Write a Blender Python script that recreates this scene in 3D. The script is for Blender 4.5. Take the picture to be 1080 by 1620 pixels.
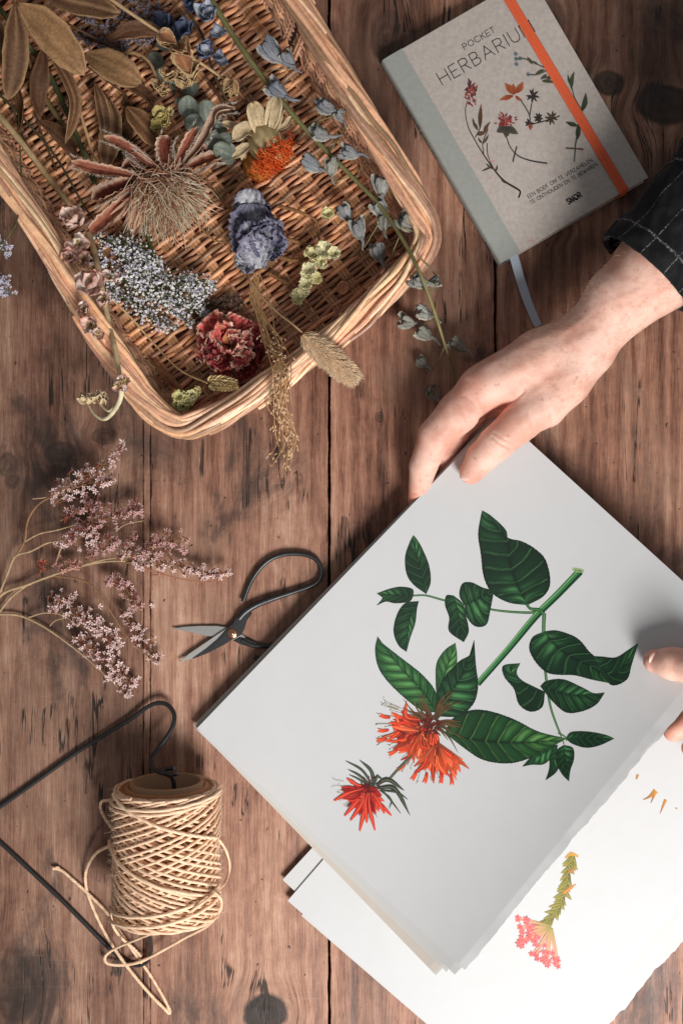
import bpy, math, random
import numpy as np
from mathutils import Vector
for o in list(bpy.data.objects): bpy.data.objects.remove(o)
random.seed(7); rng = np.random.default_rng(7)
SC = bpy.context.scene
S = 0.00055          # metres per photo pixel on the table top
HP = 1636.0          # camera height in those units

# ---------------------------------------------------------------- camera, light, exposure
cam = bpy.data.objects.new('camera', bpy.data.cameras.new('camera')); SC.collection.objects.link(cam)
cam.location = (0, 0, HP*S); cam.rotation_euler = (0, 0, 0)
cam.data.sensor_fit = 'VERTICAL'; cam.data.angle = 2*math.atan(810/HP)
cam.data.clip_start = 0.01; cam.data.clip_end = 50
SC.camera = cam
W = bpy.data.worlds.new('World'); SC.world = W; W.use_nodes = True
W.node_tree.nodes['Background'].inputs[0].default_value = (0.95, 0.97, 1.0, 1)
W.node_tree.nodes['Background'].inputs[1].default_value = 0.205
def area(name, loc, target, sx, sy, power, col):
    l = bpy.data.lights.new(name, 'AREA'); l.shape = 'RECTANGLE'; l.size = sx; l.size_y = sy
    l.energy = power; l.color = col
    o = bpy.data.objects.new(name, l); SC.collection.objects.link(o); o.location = loc
    o.rotation_euler = (Vector(target)-Vector(loc)).to_track_quat('-Z', 'Y').to_euler()
    return o
area('window_light', (0.47, -0.88, 1.06), (-0.05, 0.0, 0.0), 0.44, 0.56, 27.5, (1.0, 0.978, 0.955))
SC.view_settings.view_transform = 'Standard'; SC.view_settings.look = 'None'
SC.view_settings.exposure = 0; SC.view_settings.gamma = 1
SC.view_settings.use_curve_mapping = False
SC.render.engine = 'CYCLES'

# ---------------------------------------------------------------- helpers
def U(px, py, z=0.0):
    f = (HP-z)/HP
    return np.array(((px-540)*f, (810-py)*f, z), float)
def UU(pts): return np.array([U(*p) for p in pts])
def nrm(v):
    v = np.asarray(v, float); n = np.linalg.norm(v, axis=-1, keepdims=True); return v/np.maximum(n, 1e-9)
def srgb(r, g, b):
    f = lambda c: (c/255/12.92 if c <= 10 else ((c/255+0.055)/1.055)**2.4)
    return np.array((f(r), f(g), f(b)))
def smooth(pts, n):
    """Catmull-Rom through pts, n samples, even in arc length"""
    p = np.asarray(pts, float)
    if len(p) == 2: return p[0]+(p[1]-p[0])*np.linspace(0, 1, n)[:, None]
    q = np.vstack([2*p[0]-p[1], p, 2*p[-1]-p[-2]]); out = []
    for i in range(1, len(q)-2):
        t = np.linspace(0, 1, 12, endpoint=False)[:, None]
        a, b, c, d = q[i-1], q[i], q[i+1], q[i+2]
        out.append(0.5*(2*b+(c-a)*t+(2*a-5*b+4*c-d)*t*t+(3*b-a-3*c+d)*t**3))
    out.append(q[-2][None]); return resamp(np.vstack(out), n)
def resamp(p, n):
    p = np.asarray(p, float)
    L = np.concatenate([[0], np.cumsum(np.linalg.norm(np.diff(p, axis=0), axis=1))])
    s = np.linspace(0, L[-1], n)
    return np.stack([np.interp(s, L, p[:, k]) for k in range(p.shape[1])], 1)
def wob(x, seed, f=1.0):
    r = np.random.default_rng(seed); y = np.zeros_like(np.asarray(x, float))
    for k in range(5): y = y+np.sin(np.asarray(x)*f*(1.0+k*0.83+r.random()*0.5)+r.random()*6.28)/(k+1.4)
    return y*0.6

def vnoise(x, seed):
    r = np.random.default_rng(seed); t = r.random(4096)*2-1; x = np.asarray(x, float)*1.0; out = 0*x
    for k in range(4):
        q = x*2**k+k*37.3; i = np.floor(q).astype(int); f = q-i; f = f*f*(3-2*f); out = out+(t[i % 4096]*(1-f)+t[(i+1) % 4096]*f)/1.7**k
    return out
class MB:
    def __init__(s): s.V = []; s.F = []; s.C = []; s.n = 0; s.M = []; s.uv = []
    def add(s, v, f, c, m=0):
        v = np.asarray(v, float).reshape(-1, 3); c = np.asarray(c, float)
        if c.ndim == 1: c = np.tile(c, (len(v), 1))
        f = np.asarray(f, int)
        s.V.append(v); s.C.append(c); s.F.append(f+s.n); s.M.append(np.full(len(f), m)); s.n += len(v)
    def tube(s, pts, r, col, n=6, m=0, cap=True, tw=0.0):
        p = np.asarray(pts, float); k = len(p)
        r = np.broadcast_to(np.asarray(r, float), (k,)) if np.ndim(r) < 2 else r
        t = nrm(np.gradient(p, axis=0)); up = np.array((0, 0, 1.0)) if abs(t[0, 2]) < 0.9 else np.array((1.0, 0, 0))
        a = nrm(np.cross(t[0], up)); A = [a]
        for i in range(1, k):
            a = A[-1]-t[i]*np.dot(A[-1], t[i]); A.append(nrm(a))
        A = np.array(A); B = np.cross(t, A)
        th = np.linspace(0, 2*np.pi, n, endpoint=False)
        v = p[:, None]+r[:, None, None]*(A[:, None]*np.cos(th)[None, :, None]+B[:, None]*np.sin(th)[None, :, None])
        i = np.arange(k-1)[:, None]*n; j = np.arange(n)[None]; j2 = (j+1) % n
        f = np.stack([i+j, i+j2, i+n+j2, i+n+j], -1).reshape(-1, 4)
        c = np.asarray(col, float)
        c = np.tile(c, (k*n, 1)) if c.ndim == 1 else np.repeat(c, n, 0)
        if tw:
            ii, jj_ = np.meshgrid(np.arange(k), np.arange(n), indexing='ij'); sg = np.concatenate([[0], np.cumsum(np.linalg.norm(np.diff(p, axis=0), axis=1))])[ii]
            w_ = np.sin(jj_*2*np.pi/n*2+sg*1.1); c = c*(1+tw*w_.reshape(-1, 1)); v = p[:, None]+(v-p[:, None])*(1+.10*w_)[..., None]
        s.add(v, f, c, m)
        if cap:
            for e, q in ((0, p[0]), (k-1, p[-1])):
                vv = np.vstack([v[e], q]); jj = np.arange(n)
                ff = np.stack([jj, (jj+1) % n, np.full(n, n), np.full(n, n)], -1)[:, :3] if e else np.stack([(jj+1) % n, jj, np.full(n, n)], -1)
                s.F.append(ff+s.n); s.V.append(vv); s.C.append(np.tile(c[e*n] if c.ndim > 1 else c, (n+1, 1))); s.M.append(np.full(n, m)); s.n += n+1
    def grid(s, P3, col, m=0):
        a, b = P3.shape[:2]; i = np.arange(a-1)[:, None]*b; j = np.arange(b-1)[None]
        f = np.stack([i+j, i+j+1, i+b+j+1, i+b+j], -1).reshape(-1, 4)
        c = np.asarray(col, float); c = c.reshape(-1, 3) if c.ndim > 1 else c
        s.add(P3.reshape(-1, 3), f, c, m)
    def build(s, name, mat, parent=None, smooth=True, thick=0):
        me = bpy.data.meshes.new(name)
        V = (np.vstack(s.V)*S); C = np.vstack(s.C)
        loops = np.concatenate([f.ravel() for f in s.F]); tot = np.concatenate([np.full(len(f), f.shape[1]) for f in s.F])
        me.vertices.add(len(V)); me.vertices.foreach_set('co', V.ravel())
        me.loops.add(len(loops)); me.loops.foreach_set('vertex_index', loops.astype(np.int32))
        me.polygons.add(len(tot)); st = np.concatenate([[0], np.cumsum(tot)[:-1]])
        me.polygons.foreach_set('loop_start', st.astype(np.int32)); me.polygons.foreach_set('loop_total', tot.astype(np.int32))
        me.polygons.foreach_set('material_index', np.concatenate(s.M).astype(np.int32))
        me.update(calc_edges=True); me.validate()
        if len(me.vertices) == len(V):
            at = me.color_attributes.new('Col', 'FLOAT_COLOR', 'POINT')
            at.data.foreach_set('color', np.hstack([np.clip(C, 0, 1), np.ones((len(C), 1))]).ravel().astype(np.float32))
        for mm in (mat if isinstance(mat, (list, tuple)) else [mat]): me.materials.append(mm)
        me.polygons.foreach_set('use_smooth', np.full(len(me.polygons), smooth))
        o = bpy.data.objects.new(name, me); SC.collection.objects.link(o)
        if thick:
            md = o.modifiers.new('solid', 'SOLIDIFY'); md.thickness = thick*S; md.offset = 0
        if parent is not None: o.parent = parent; o.matrix_parent_inverse = parent.matrix_world.inverted()
        return o
def tag(o, label=None, cat=None, group=None, kind=None):
    if label: o['label'] = label
    if cat: o['category'] = cat
    if group: o['group'] = group
    if kind: o['kind'] = kind
    return o
def thing(name, label, cat, at=None, group=None):
    o = bpy.data.objects.new(name, None); SC.collection.objects.link(o); o.empty_display_size = 0.02
    if at is not None: o.location = U(*at)*S
    bpy.context.view_layer.update()
    return tag(o, label, cat, group)

# vectorised small stuff
def frames(d):
    d = nrm(d); ref = np.where(np.abs(d[:, 2:3]) < 0.9, np.array([[0, 0, 1.0]]), np.array([[1.0, 0, 0]]))
    a = nrm(np.cross(d, ref)); return a, np.cross(d, a)
def hairs(mb, b, t, r0, r1, c0, c1, bend=None, k=4, m=0):
    b = np.asarray(b, float); t = np.asarray(t, float); N = len(b)
    if bend is None: bend = np.zeros((N, 3))
    d = t-b; A, B = frames(d)
    u = np.linspace(0, 1, k)
    c = b[:, None]+d[:, None]*u[None, :, None]+bend[:, None]*(4*u*(1-u))[None, :, None]
    r = (np.asarray(r0)+(np.asarray(r1)-np.asarray(r0))*u)
    th = np.arange(3)*2*np.pi/3
    ring = A[:, None]*np.cos(th)[None, :, None]+B[:, None]*np.sin(th)[None, :, None]
    v = c[:, :, None]+ring[:, None]*r[None, :, None, None]
    base = (np.arange(N)*k*3)[:, None, None]+(np.arange(k-1)*3)[None, :, None]
    j = np.arange(3)[None, None]; j2 = (j+1) % 3
    f = np.stack([base+j, base+j2, base+3+j2, base+3+j], -1).reshape(-1, 4)
    c0 = np.broadcast_to(np.asarray(c0, float), (N, 3)); c1 = np.broadcast_to(np.asarray(c1, float), (N, 3))
    col = c0[:, None]+(c1-c0)[:, None]*u[None, :, None]
    mb.add(v, f, np.repeat(col[:, :, None], 3, 2).reshape(-1, 3), m)
def florets(mb, c, d, size, col0, col1, n=5, cup=0.35, wid=0.32):
    c = np.asarray(c, float); N = len(c); A, B = frames(d); d = nrm(d)
    size = np.broadcast_to(size, (N,)); ph = rng.random(N)*6.28
    c0 = np.broadcast_to(np.asarray(col0, float), (N, 3)); c1 = np.broadcast_to(np.asarray(col1, float), (N, 3))
    for k in range(n):
        a = ph+k*2*np.pi/n+rng.normal(0, .12, N)
        o = A*np.cos(a)[:, None]+B*np.sin(a)[:, None]; p = -A*np.sin(a)[:, None]+B*np.cos(a)[:, None]
        sz = (size*rng.uniform(.75, 1.2, N))[:, None]; h = d*sz
        v = np.stack([c, c+o*sz*.6+p*sz*wid+h*cup*.5, c+o*sz+h*cup*rng.uniform(.3, 1.5, (N, 1)), c+o*sz*.6-p*sz*wid+h*cup*.5], 1)
        f = (np.arange(N)*4)[:, None]+np.arange(4)[None]
        mb.add(v, f, np.stack([c0, c1, c1, c1], 1).reshape(-1, 3))
def strip(mb, path, Wd, up=(0, 0, 1), prof=None, cup=0.0, crum=0.0, c0=(.5, .5, .5), c1=None, ce=None, vein=0.0, nu=14, nv=9, twist=0.0, freq=5.0, m=0, edge=0.0, seed=None, midc=None):
    """leaf / petal blade of half width Wd along a path"""
    seed = int(rng.integers(1e9)) if seed is None else seed; r = np.random.default_rng(seed)
    p = smooth(path, nu); t = nrm(np.gradient(p, axis=0)); up = nrm(np.asarray(up, float))
    s = nrm(np.cross(t, up)); n = np.cross(s, t)
    u = np.linspace(0, 1, nu); v = np.linspace(-1, 1, nv)
    tw = twist*u; s2 = s*np.cos(tw)[:, None]+n*np.sin(tw)[:, None]; n2 = -s*np.sin(tw)[:, None]+n*np.cos(tw)[:, None]
    w = Wd*(np.interp(u, *zip(*prof)) if prof is not None else np.sin(np.pi*np.clip(u, .02, .98)**0.8)**0.8)
    UUm, VV = np.meshgrid(u, v, indexing='ij')
    ph = r.random(8)*6.28; fr = freq*(0.7+r.random(8)*.9)
    cr = (np.sin(UUm*fr[0]+VV*fr[1]*.8+ph[0])+.8*np.sin(UUm*fr[2]*2-VV*fr[3]*1.6+ph[1])+.6*np.sin(UUm*fr[4]*3.1+VV*fr[5]*3+ph[2]))/2
    cr = cr*crum*(0.25+0.75*UUm)*(0.4+0.6*np.abs(VV))
    ed = 1+edge*(np.sin(UUm*fr[6]*5+ph[3]+VV)*.6+np.sin(UUm*fr[7]*9+ph[4])*.4)
    P3 = p[:, None]+s2[:, None]*(w[:, None]*v[None]*ed)[..., None]+n2[:, None]*((cup*Wd*VV**2*np.minimum(1, w/Wd+.2)[:, None]+cr)[..., None])
    c0 = np.asarray(c0, float); c1 = c0 if c1 is None else np.asarray(c1, float)
    C = c0+(c1-c0)*UUm[..., None]
    if vein: C = C*(1-vein*(0.5+0.5*np.sin((UUm*14-np.abs(VV)*5)*2.2))*.7)[..., None]
    if midc is not None:
        q = np.exp(-(VV/.16)**2)*(1-UUm*.5); C = C+(np.asarray(midc)-C)*q[..., None]*.8
    if ce is not None:
        q = np.clip((np.maximum(np.abs(VV), UUm**4)-.55)/.45, 0, 1)**1.5; C = C+(np.asarray(ce)-C)*q[..., None]
    C = C*(1+.14*np.sin(VV*11+UUm*3+ph[5]))[..., None]*r.uniform(.88, 1.1)
    mb.grid(P3, C, m)
def petal(mb, o, d, n, L, Wd, curl=0.0, **k):
    """curved petal: starts at o along d, bends towards n by curl radians"""
    o = np.asarray(o, float); d = nrm(d); n = np.asarray(n, float); n = nrm(n-d*np.dot(n, d))
    pts = [o]; q = o.copy(); N = 8
    for i in range(N):
        a = curl*(i+.5)/N; q = q+(d*math.cos(a)+n*math.sin(a))*L/N; pts.append(q.copy())
    strip(mb, pts, Wd, up=n, **k)
def blob(mb, c, r, col, nu=10, nv=14, noise=0.0, axis=None, col2=None, ridges=0):
    """ellipsoid with radii r (3), long axis z -> axis"""
    r = np.broadcast_to(np.asarray(r, float), (3,)); u = np.linspace(0, np.pi, nu); v = np.linspace(0, 2*np.pi, nv)
    Um, Vm = np.meshgrid(u, v, indexing='ij'); ph = rng.random(4)*6.28
    k = 1+noise*(np.sin(3*Vm+4*Um+ph[0])*.5+np.sin(5*Um-2*Vm+ph[1])*.5)*np.sin(Um)
    if ridges: k = k*(1+.09*np.cos(ridges*Vm)*np.sin(Um))
    X = np.stack([r[0]*np.sin(Um)*np.cos(Vm)*k, r[1]*np.sin(Um)*np.sin(Vm)*k, -r[2]*np.cos(Um)*k], -1)
    X[:, -1] = X[:, 0]
    if axis is not None:
        A, B = frames(np.asarray(axis, float)[None]); R = np.stack([A[0], B[0], nrm(axis)], 1); X = X@R.T
    col = np.asarray(col, float); c2 = col if col2 is None else np.asarray(col2, float)
    C = col+(c2-col)*(Um/np.pi)[..., None]
    if ridges: C = C*(1+.22*np.cos(ridges*Vm))[..., None]
    mb.grid(X+np.asarray(c, float), C)

# ---------------------------------------------------------------- materials
class NT:
    def __init__(s, name):
        s.mat = bpy.data.materials.new(name); s.mat.use_nodes = True; s.t = s.mat.node_tree
        s.b = s.t.nodes['Principled BSDF']; s.out = s.t.nodes['Material Output']
    def node(s, kind, **kw):
        n = s.t.nodes.new(kind)
        for k, v in kw.items(): setattr(n, k, v)
        return n
    def put(s, sock, v):
        if hasattr(v, 'is_linked') or isinstance(v, bpy.types.NodeSocket): s.t.links.new(v, sock)
        elif v is not None:
            if isinstance(v, (tuple, list, np.ndarray)):
                v = tuple(float(x) for x in v)
                if len(sock.default_value) == 4 and len(v) == 3: v = v+(1,)
            sock.default_value = v
    def math(s, op, a, b=None, c=None, clamp=False):
        n = s.node('ShaderNodeMath', operation=op, use_clamp=clamp)
        for i, x in enumerate((a, b, c)):
            if x is not None: s.put(n.inputs[i], x)
        return n.outputs[0]
    def vmath(s, op, a, b=None, out=0):
        n = s.node('ShaderNodeVectorMath', operation=op); s.put(n.inputs[0], a)
        if b is not None: s.put(n.inputs[1], b)
        return n.outputs[out]
    def noise(s, vec, scale, detail=4, rough=.55, dist=0.0, col=False):
        n = s.node('ShaderNodeTexNoise'); s.put(n.inputs['Vector'], vec); n.inputs['Scale'].default_value = scale
        n.inputs['Detail'].default_value = detail; n.inputs['Roughness'].default_value = rough; n.inputs['Distortion'].default_value = dist
        return n.outputs['Color' if col else 'Fac']
    def mapv(s, vec, loc=(0, 0, 0), sc=(1, 1, 1), rot=(0, 0, 0)):
        n = s.node('ShaderNodeMapping'); s.put(n.inputs[0], vec); n.inputs[1].default_value = loc; n.inputs[2].default_value = rot; n.inputs[3].default_value = sc
        return n.outputs[0]
    def rng(s, v, a, b, c=0.0, d=1.0, smooth=True):
        n = s.node('ShaderNodeMapRange'); n.interpolation_type = 'SMOOTHSTEP' if smooth else 'LINEAR'
        s.put(n.inputs[0], v)
        for i, x in enumerate((a, b, c, d)): s.put(n.inputs[i+1], x)
        return n.outputs[0]
    def mix(s, f, a, b, mode='MIX'):
        n = s.node('ShaderNodeMix', data_type='RGBA', blend_type=mode); s.put(n.inputs[0], f); s.put(n.inputs[6], a); s.put(n.inputs[7], b)
        return n.outputs[2]
    def ramp(s, v, stops):
        n = s.node('ShaderNodeValToRGB'); s.put(n.inputs[0], v); e = n.color_ramp.elements
        e[0].position = stops[0][0]; e[0].color = tuple(stops[0][1])+(1,); e[1].position = stops[-1][0]; e[1].color = tuple(stops[-1][1])+(1,)
        for p, c in stops[1:-1]: x = e.new(p); x.color = tuple(c)+(1,)
        return n.outputs[0]
    def bump(s, h, strength, dist, nrmin=None):
        n = s.node('ShaderNodeBump'); s.put(n.inputs['Height'], h); n.inputs['Strength'].default_value = strength; n.inputs['Distance'].default_value = dist
        if nrmin is not None: s.put(n.inputs['Normal'], nrmin)
        return n.outputs[0]
    def obj(s): return s.node('ShaderNodeTexCoord').outputs['Object']
    def attr(s): return s.node('ShaderNodeAttribute', attribute_name='Col').outputs['Color']
def organic(name, rough=.75, var=.35, nscale=900, bump=.25, bdist=.0006, trans=0.0, stretch=None, spec=.3):
    m = NT(name); co = m.obj()
    if stretch is not None: co = m.mapv(co, sc=stretch)
    n1 = m.noise(co, nscale, 5, .6); n2 = m.noise(co, nscale*.18, 3, .5)
    k = m.math('ADD', m.math('MULTIPLY', n1, .6), m.math('MULTIPLY', n2, .4))
    k = m.rng(k, .3, .7, 1-var, 1+var, False)
    col = m.vmath('SCALE', m.attr()); m.t.links.new(k, col.node.inputs['Scale'])
    m.put(m.b.inputs['Base Color'], col); m.b.inputs['Roughness'].default_value = rough
    m.b.inputs['Specular IOR Level'].default_value = spec
    m.put(m.b.inputs['Normal'], m.bump(n1, bump, bdist))
    if trans:
        tr = m.node('ShaderNodeBsdfTranslucent'); m.put(tr.inputs[0], col)
        mx = m.node('ShaderNodeMixShader'); mx.inputs[0].default_value = trans
        m.t.links.new(m.b.outputs[0], mx.inputs[1]); m.t.links.new(tr.outputs[0], mx.inputs[2]); m.t.links.new(mx.outputs[0], m.out.inputs[0])
    return m.mat
M = {}
M['petal'] = organic('dried_petal', .7, .38, 700, .5, .0008, .22)
M['stem'] = organic('dried_stem', .7, .35, 900, .4, .0004)
M['tiny'] = organic('floret', .8, .2, 600, .2, .0003, .15)
M['hair'] = organic('plant_fibre', .6, .2, 500, .0, .0003, .12)
M['leaf'] = organic('dried_leaf', .6, .42, 420, .6, .0009, .1)
M['willow'] = organic('willow', .36, .30, 260, .35, .0006, 0, None, .6)
M['twine'] = organic('paper_twine', .65, .22, 1500, .6, .0004)
M['steel'] = organic('black_iron', .38, .35, 350, .35, .0003, 0, None, .6)
M['print'] = organic('printed_ink', .55, .16, 900, .0, .0001, 0, None, .25)
M['plain'] = organic('plain_cloth', .7, .12, 1200, .15, .0002)
# ---------------------------------------------------------------- the table top
def wood_mat():
    m = NT('old_table_wood'); co = m.obj()
    sep = m.node('ShaderNodeSeparateXYZ'); m.put(sep.inputs[0], co); X, Y = sep.outputs[0], sep.outputs[1]
    tint = m.attr(); ts = m.node('ShaderNodeSeparateColor'); m.put(ts.inputs[0], tint)
    pid = ts.outputs[0]; lum = ts.outputs[1]; red = ts.outputs[2]
    knots = [(418, 1602, 36, 30, 1.0), (1050, 165, 44, 34, .9), (962, 132, 26, 20, .85), (95, 715, 24, 17, .55), (12, 735, 16, 20, .55), (165, 690, 20, 13, .45), (20, 760, 12, 12, .5),
             (765, 614, 8, 10, .8), (600, 660, 7, 9, .55), (1010, 420, 24, 16, .45), (25, 1560, 34, 60, .5), (610, 60, 26, 40, .5),
             (1060, 930, 10, 24, .4), (980, 1560, 14, 30, .5), (850, 365, 30, 12, .5), (185, 1530, 8, 14, .7), (870, 30, 24, 30, .4)]
    warp = None; kmask = None; rings = None
    nz = m.noise(co, 34, 4, .6)
    for (kx, ky, rx, ry, st) in knots:
        p = U(kx, ky)*S
        dx = m.math('DIVIDE', m.math('SUBTRACT', X, float(p[0])), rx*S); dy = m.math('DIVIDE', m.math('SUBTRACT', Y, float(p[1])), ry*S)
        d = m.math('SQRT', m.math('ADD', m.math('MULTIPLY', dx, dx), m.math('MULTIPLY', dy, dy)))
        d = m.math('ADD', d, m.math('MULTIPLY', m.math('SUBTRACT', nz, .5), .6))
        g = m.math('MULTIPLY', m.rng(d, 2.6, .5), m.math('MULTIPLY', dx, rx*S*.55))
        warp = g if warp is None else m.math('ADD', warp, g)
        k = m.rng(d, 1.12, .86, 0, st)
        kmask = k if kmask is None else m.math('MAXIMUM', kmask, k)
        rr = m.math('MULTIPLY', m.rng(d, 1.9, .3), m.math('SINE', m.math('MULTIPLY', m.math('ADD', d, m.math('MULTIPLY', nz, 1.2)), 11.0)))
        rings = rr if rings is None else m.math('ADD', rings, rr)
    X2 = m.math('SUBTRACT', X, warp)
    cb = m.node('ShaderNodeCombineXYZ'); m.put(cb.inputs[0], X2); m.put(cb.inputs[1], Y); m.put(cb.inputs[2], pid)
    v = cb.outputs[0]
    g1 = m.noise(m.mapv(v, sc=(1, .05, 3)), 760, 6, .72, .2)        # fine fibres
    g2 = m.noise(m.mapv(v, sc=(1, .06, 3)), 75, 5, .6, .6)           # streaks
    g3 = m.noise(m.mapv(v, sc=(1, .25, 3)), 17, 5, .6, .8)           # patches
    g4 = m.noise(m.mapv(v, sc=(1, .8, 3)), 60, 8, .78)                # mottling
    wv = m.node('ShaderNodeTexWave'); wv.wave_type = 'BANDS'; wv.bands_direction = 'X'
    m.put(wv.inputs['Vector'], m.mapv(v, sc=(1, .03, .5))); wv.inputs['Scale'].default_value = 26; wv.inputs['Distortion'].default_value = 3; wv.inputs['Detail'].default_value = 4; wv.inputs['Detail Scale'].default_value = 2.2
    k = m.math('ADD', m.math('MULTIPLY', g1, .34), m.math('MULTIPLY', g2, .30))
    k = m.math('ADD', k, m.math('MULTIPLY', g3, .30)); k = m.math('ADD', k, m.math('MULTIPLY', g4, .22))
    k = m.math('ADD', k, m.math('MULTIPLY', m.math('MULTIPLY', m.math('SUBTRACT', wv.outputs['Fac'], .5), red), .10))
    k = m.math('ADD', k, m.math('MULTIPLY', rings, .022))
    col = m.ramp(m.rng(k, .37, .725, 0, 1, False), [(0, (.022, .013, .010)), (.22, (.074, .033, .021)), (.45, (.215, .100, .064)), (.7, (.375, .200, .132)), (1, (.58, .375, .27))])
    # redder planks and plank brightness
    col = m.mix(red, col, m.mix(1.0, col, (1.06, .93, .88), 'MULTIPLY'))
    # worn pale bloom
    pale = m.rng(m.noise(m.mapv(v, sc=(1, .5, 2)), 11, 6, .7, .5), .50, .70, 0, .5)
    col = m.mix(pale, col, (.29, .178, .122))
    # dark stains, cracks, pores
    st = m.rng(m.noise(m.mapv(co, sc=(1, .55, 1)), 9.5, 7, .66, .6), .51, .66, 0, .8)
    col = m.mix(st, col, (.045, .030, .025))
    cr = m.noise(m.mapv(v, loc=(.3, .1, 0), sc=(1, .045, 4)), 46, 5, .62, .5)
    crk = m.rng(m.math('ABSOLUTE', m.math('SUBTRACT', cr, .5)), .012, .005, 0, .95)
    cm = m.rng(m.noise(co, 13, 3), .53, .58); crk = m.math('MULTIPLY', crk, cm)
    sp = m.rng(m.noise(m.mapv(co, sc=(1, .6, 1)), 210, 2, .5), .70, .76, 0, .85)
    sp2 = m.rng(m.noise(m.mapv(v, sc=(1, .3, 1)), 130, 3, .6), .71, .78, 0, .6)
    dark = m.math('MAXIMUM', m.math('MAXIMUM', crk, sp), sp2)
    col = m.mix(dark, col, (.022, .014, .011))
    # pale cross scratches / saw marks
    sc = m.noise(m.mapv(co, sc=(.06, 1, 1), rot=(0, 0, .05)), 330, 3, .6)
    scm = m.math('MULTIPLY', m.rng(sc, .60, .72), m.rng(m.noise(co, 16, 4), .48, .66, 0, .6))
    col = m.mix(scm, col, (.36, .25, .19))
    sc2 = m.noise(m.mapv(co, sc=(1, .05, 1), rot=(0, 0, -.06)), 300, 2, .6)
    scm2 = m.math('MULTIPLY', m.rng(sc2, .66, .74), m.rng(m.noise(co, 21, 4), .48, .62, 0, .6))
    col = m.mix(scm2, col, (.40, .29, .23))
    for (kx, ky, rx, ry, st_) in [(615, 80, 75, 170, .8), (1000, 40, 140, 120, .75), (1045, 330, 80, 130, .6), (890, 415, 130, 50, .6), (585, 300, 60, 130, .5), (720, 420, 80, 70, .55), (40, 400, 100, 60, .5), (30, 1560, 60, 90, .45), (60, 780, 90, 110, .35)]:  # broad dark wood stains, with shade around basket and notebook painted into them
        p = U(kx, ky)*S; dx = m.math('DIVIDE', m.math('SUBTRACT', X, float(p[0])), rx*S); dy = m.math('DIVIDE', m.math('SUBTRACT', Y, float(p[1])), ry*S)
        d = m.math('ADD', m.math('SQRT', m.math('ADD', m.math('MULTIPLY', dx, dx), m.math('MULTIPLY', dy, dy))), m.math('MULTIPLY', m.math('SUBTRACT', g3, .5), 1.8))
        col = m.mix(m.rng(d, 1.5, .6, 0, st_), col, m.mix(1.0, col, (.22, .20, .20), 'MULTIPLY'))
    kc = m.ramp(m.rng(m.math('ADD', g4, m.math('MULTIPLY', rings, .12)), .2, .8, 0, 1, False), [(0, (.012, .009, .008)), (1, (.055, .036, .028))])
    col = m.mix(kmask, col, kc)
    sca = m.vmath('SCALE', col); m.t.links.new(lum, sca.node.inputs['Scale'])
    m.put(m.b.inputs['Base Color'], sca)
    m.put(m.b.inputs['Roughness'], m.rng(g2, .3, .7, .42, .62, False)); m.b.inputs['Specular IOR Level'].default_value = .35
    h = m.math('SUBTRACT', m.math('ADD', m.math('MULTIPLY', g1, .5), g2), m.math('MULTIPLY', dark, .9))
    m.put(m.b.inputs['Normal'], m.bump(h, .6, .0009))
    return m.mat
def table():
    mb = MB(); ds = [(-1100, -420, .8, .0), (-417, -172, .9, .2), (-169, 226, .78, .0), (227.2, 237.0, 2.6, .05), (238.2, 518.5, 1.18, .25), (522.5, 781, 1.0, .6), (785, 1092, .86, .7), (1095, 1400, .9, .5), (1403, 2100, .9, .3)]
    ys = np.linspace(-900, 2600, 701)
    for i, (x0, x1, lum, red) in enumerate(ds):
        b = 1.3; prof = [(x0, -22), (x0, -1.5), (x0+b*.4, -.5), (x0+b, 0), ((x0*2+x1)/3, 0), ((x0+2*x1)/3, 0), (x1-b, 0), (x1-b*.4, -.5), (x1, -1.5), (x1, -22)]
        P3 = np.zeros((len(ys), len(prof), 3))
        for j, (x, z) in enumerate(prof):
            e = 1.0 if j < 4 or j > 5 else 0; sgn = 1 if j < 5 else -1
            jit = .8*wob(ys*.05, 10*i+(1 if j < 5 else 2))+.35*wob(ys*.6, 10*i+(3 if j < 5 else 4))
            P3[:, j, 0] = x-540+jit*e; P3[:, j, 1] = 810-ys; P3[:, j, 2] = z
        mb.grid(P3, np.array((i*.137, lum, red)))
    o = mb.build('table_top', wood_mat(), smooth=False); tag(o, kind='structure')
    # under-surface seen through the gaps
    mb = MB(); mb.add([(-2200, 2600, -23), (2200, 2600, -23), (2200, -2600, -23), (-2200, -2600, -23)], [(3, 2, 1, 0)], (.012, .009, .007))
    tag(mb.build('table_underlay', M['plain']), kind='structure')
    # nail holes in the batten
    return o
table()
# ---------------------------------------------------------------- wicker basket
RIMZ = 112.0
rim_px = [(500, 0), (562, 108), (627, 218), (680, 308), (700, 355), (696, 395), (662, 440), (600, 500), (530, 562), (455, 616), (385, 660), (325, 689), (286, 697), (252, 684), (212, 648), (168, 588), (118, 512), (70, 430), (30, 362), (-10, 298), (-110, 130), (-175, 15), (-172, -45), (-60, -150), (140, -300), (230, -345), (285, -335), (330, -290), (410, -155)]
rimU = np.array([U(x, y, RIMZ) for x, y in rim_px])
rimC = smooth(np.vstack([rimU[-3:], rimU, rimU[:4]]), 4000)
d0 = np.argmin(np.linalg.norm(rimC[:2000]-rimU[0], axis=1)); d1 = np.argmin(np.linalg.norm(rimC[2000:]-rimU[0], axis=1))+2000
rimC = resamp(rimC[d0:d1+1], 1601)[:-1]; rimC[:, 2] = 0
tan = nrm(np.roll(rimC, -3, 0)-np.roll(rimC, 3, 0)); inn = np.stack([tan[:, 1], -tan[:, 0], np.zeros(len(tan))], 1)
if np.dot(inn[0], rimC.mean(0)-rimC[0]) < 0: inn = -inn
PER = np.linalg.norm(np.roll(rimC, -1, 0)-rimC, axis=1).sum(); NR = 1600
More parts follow.
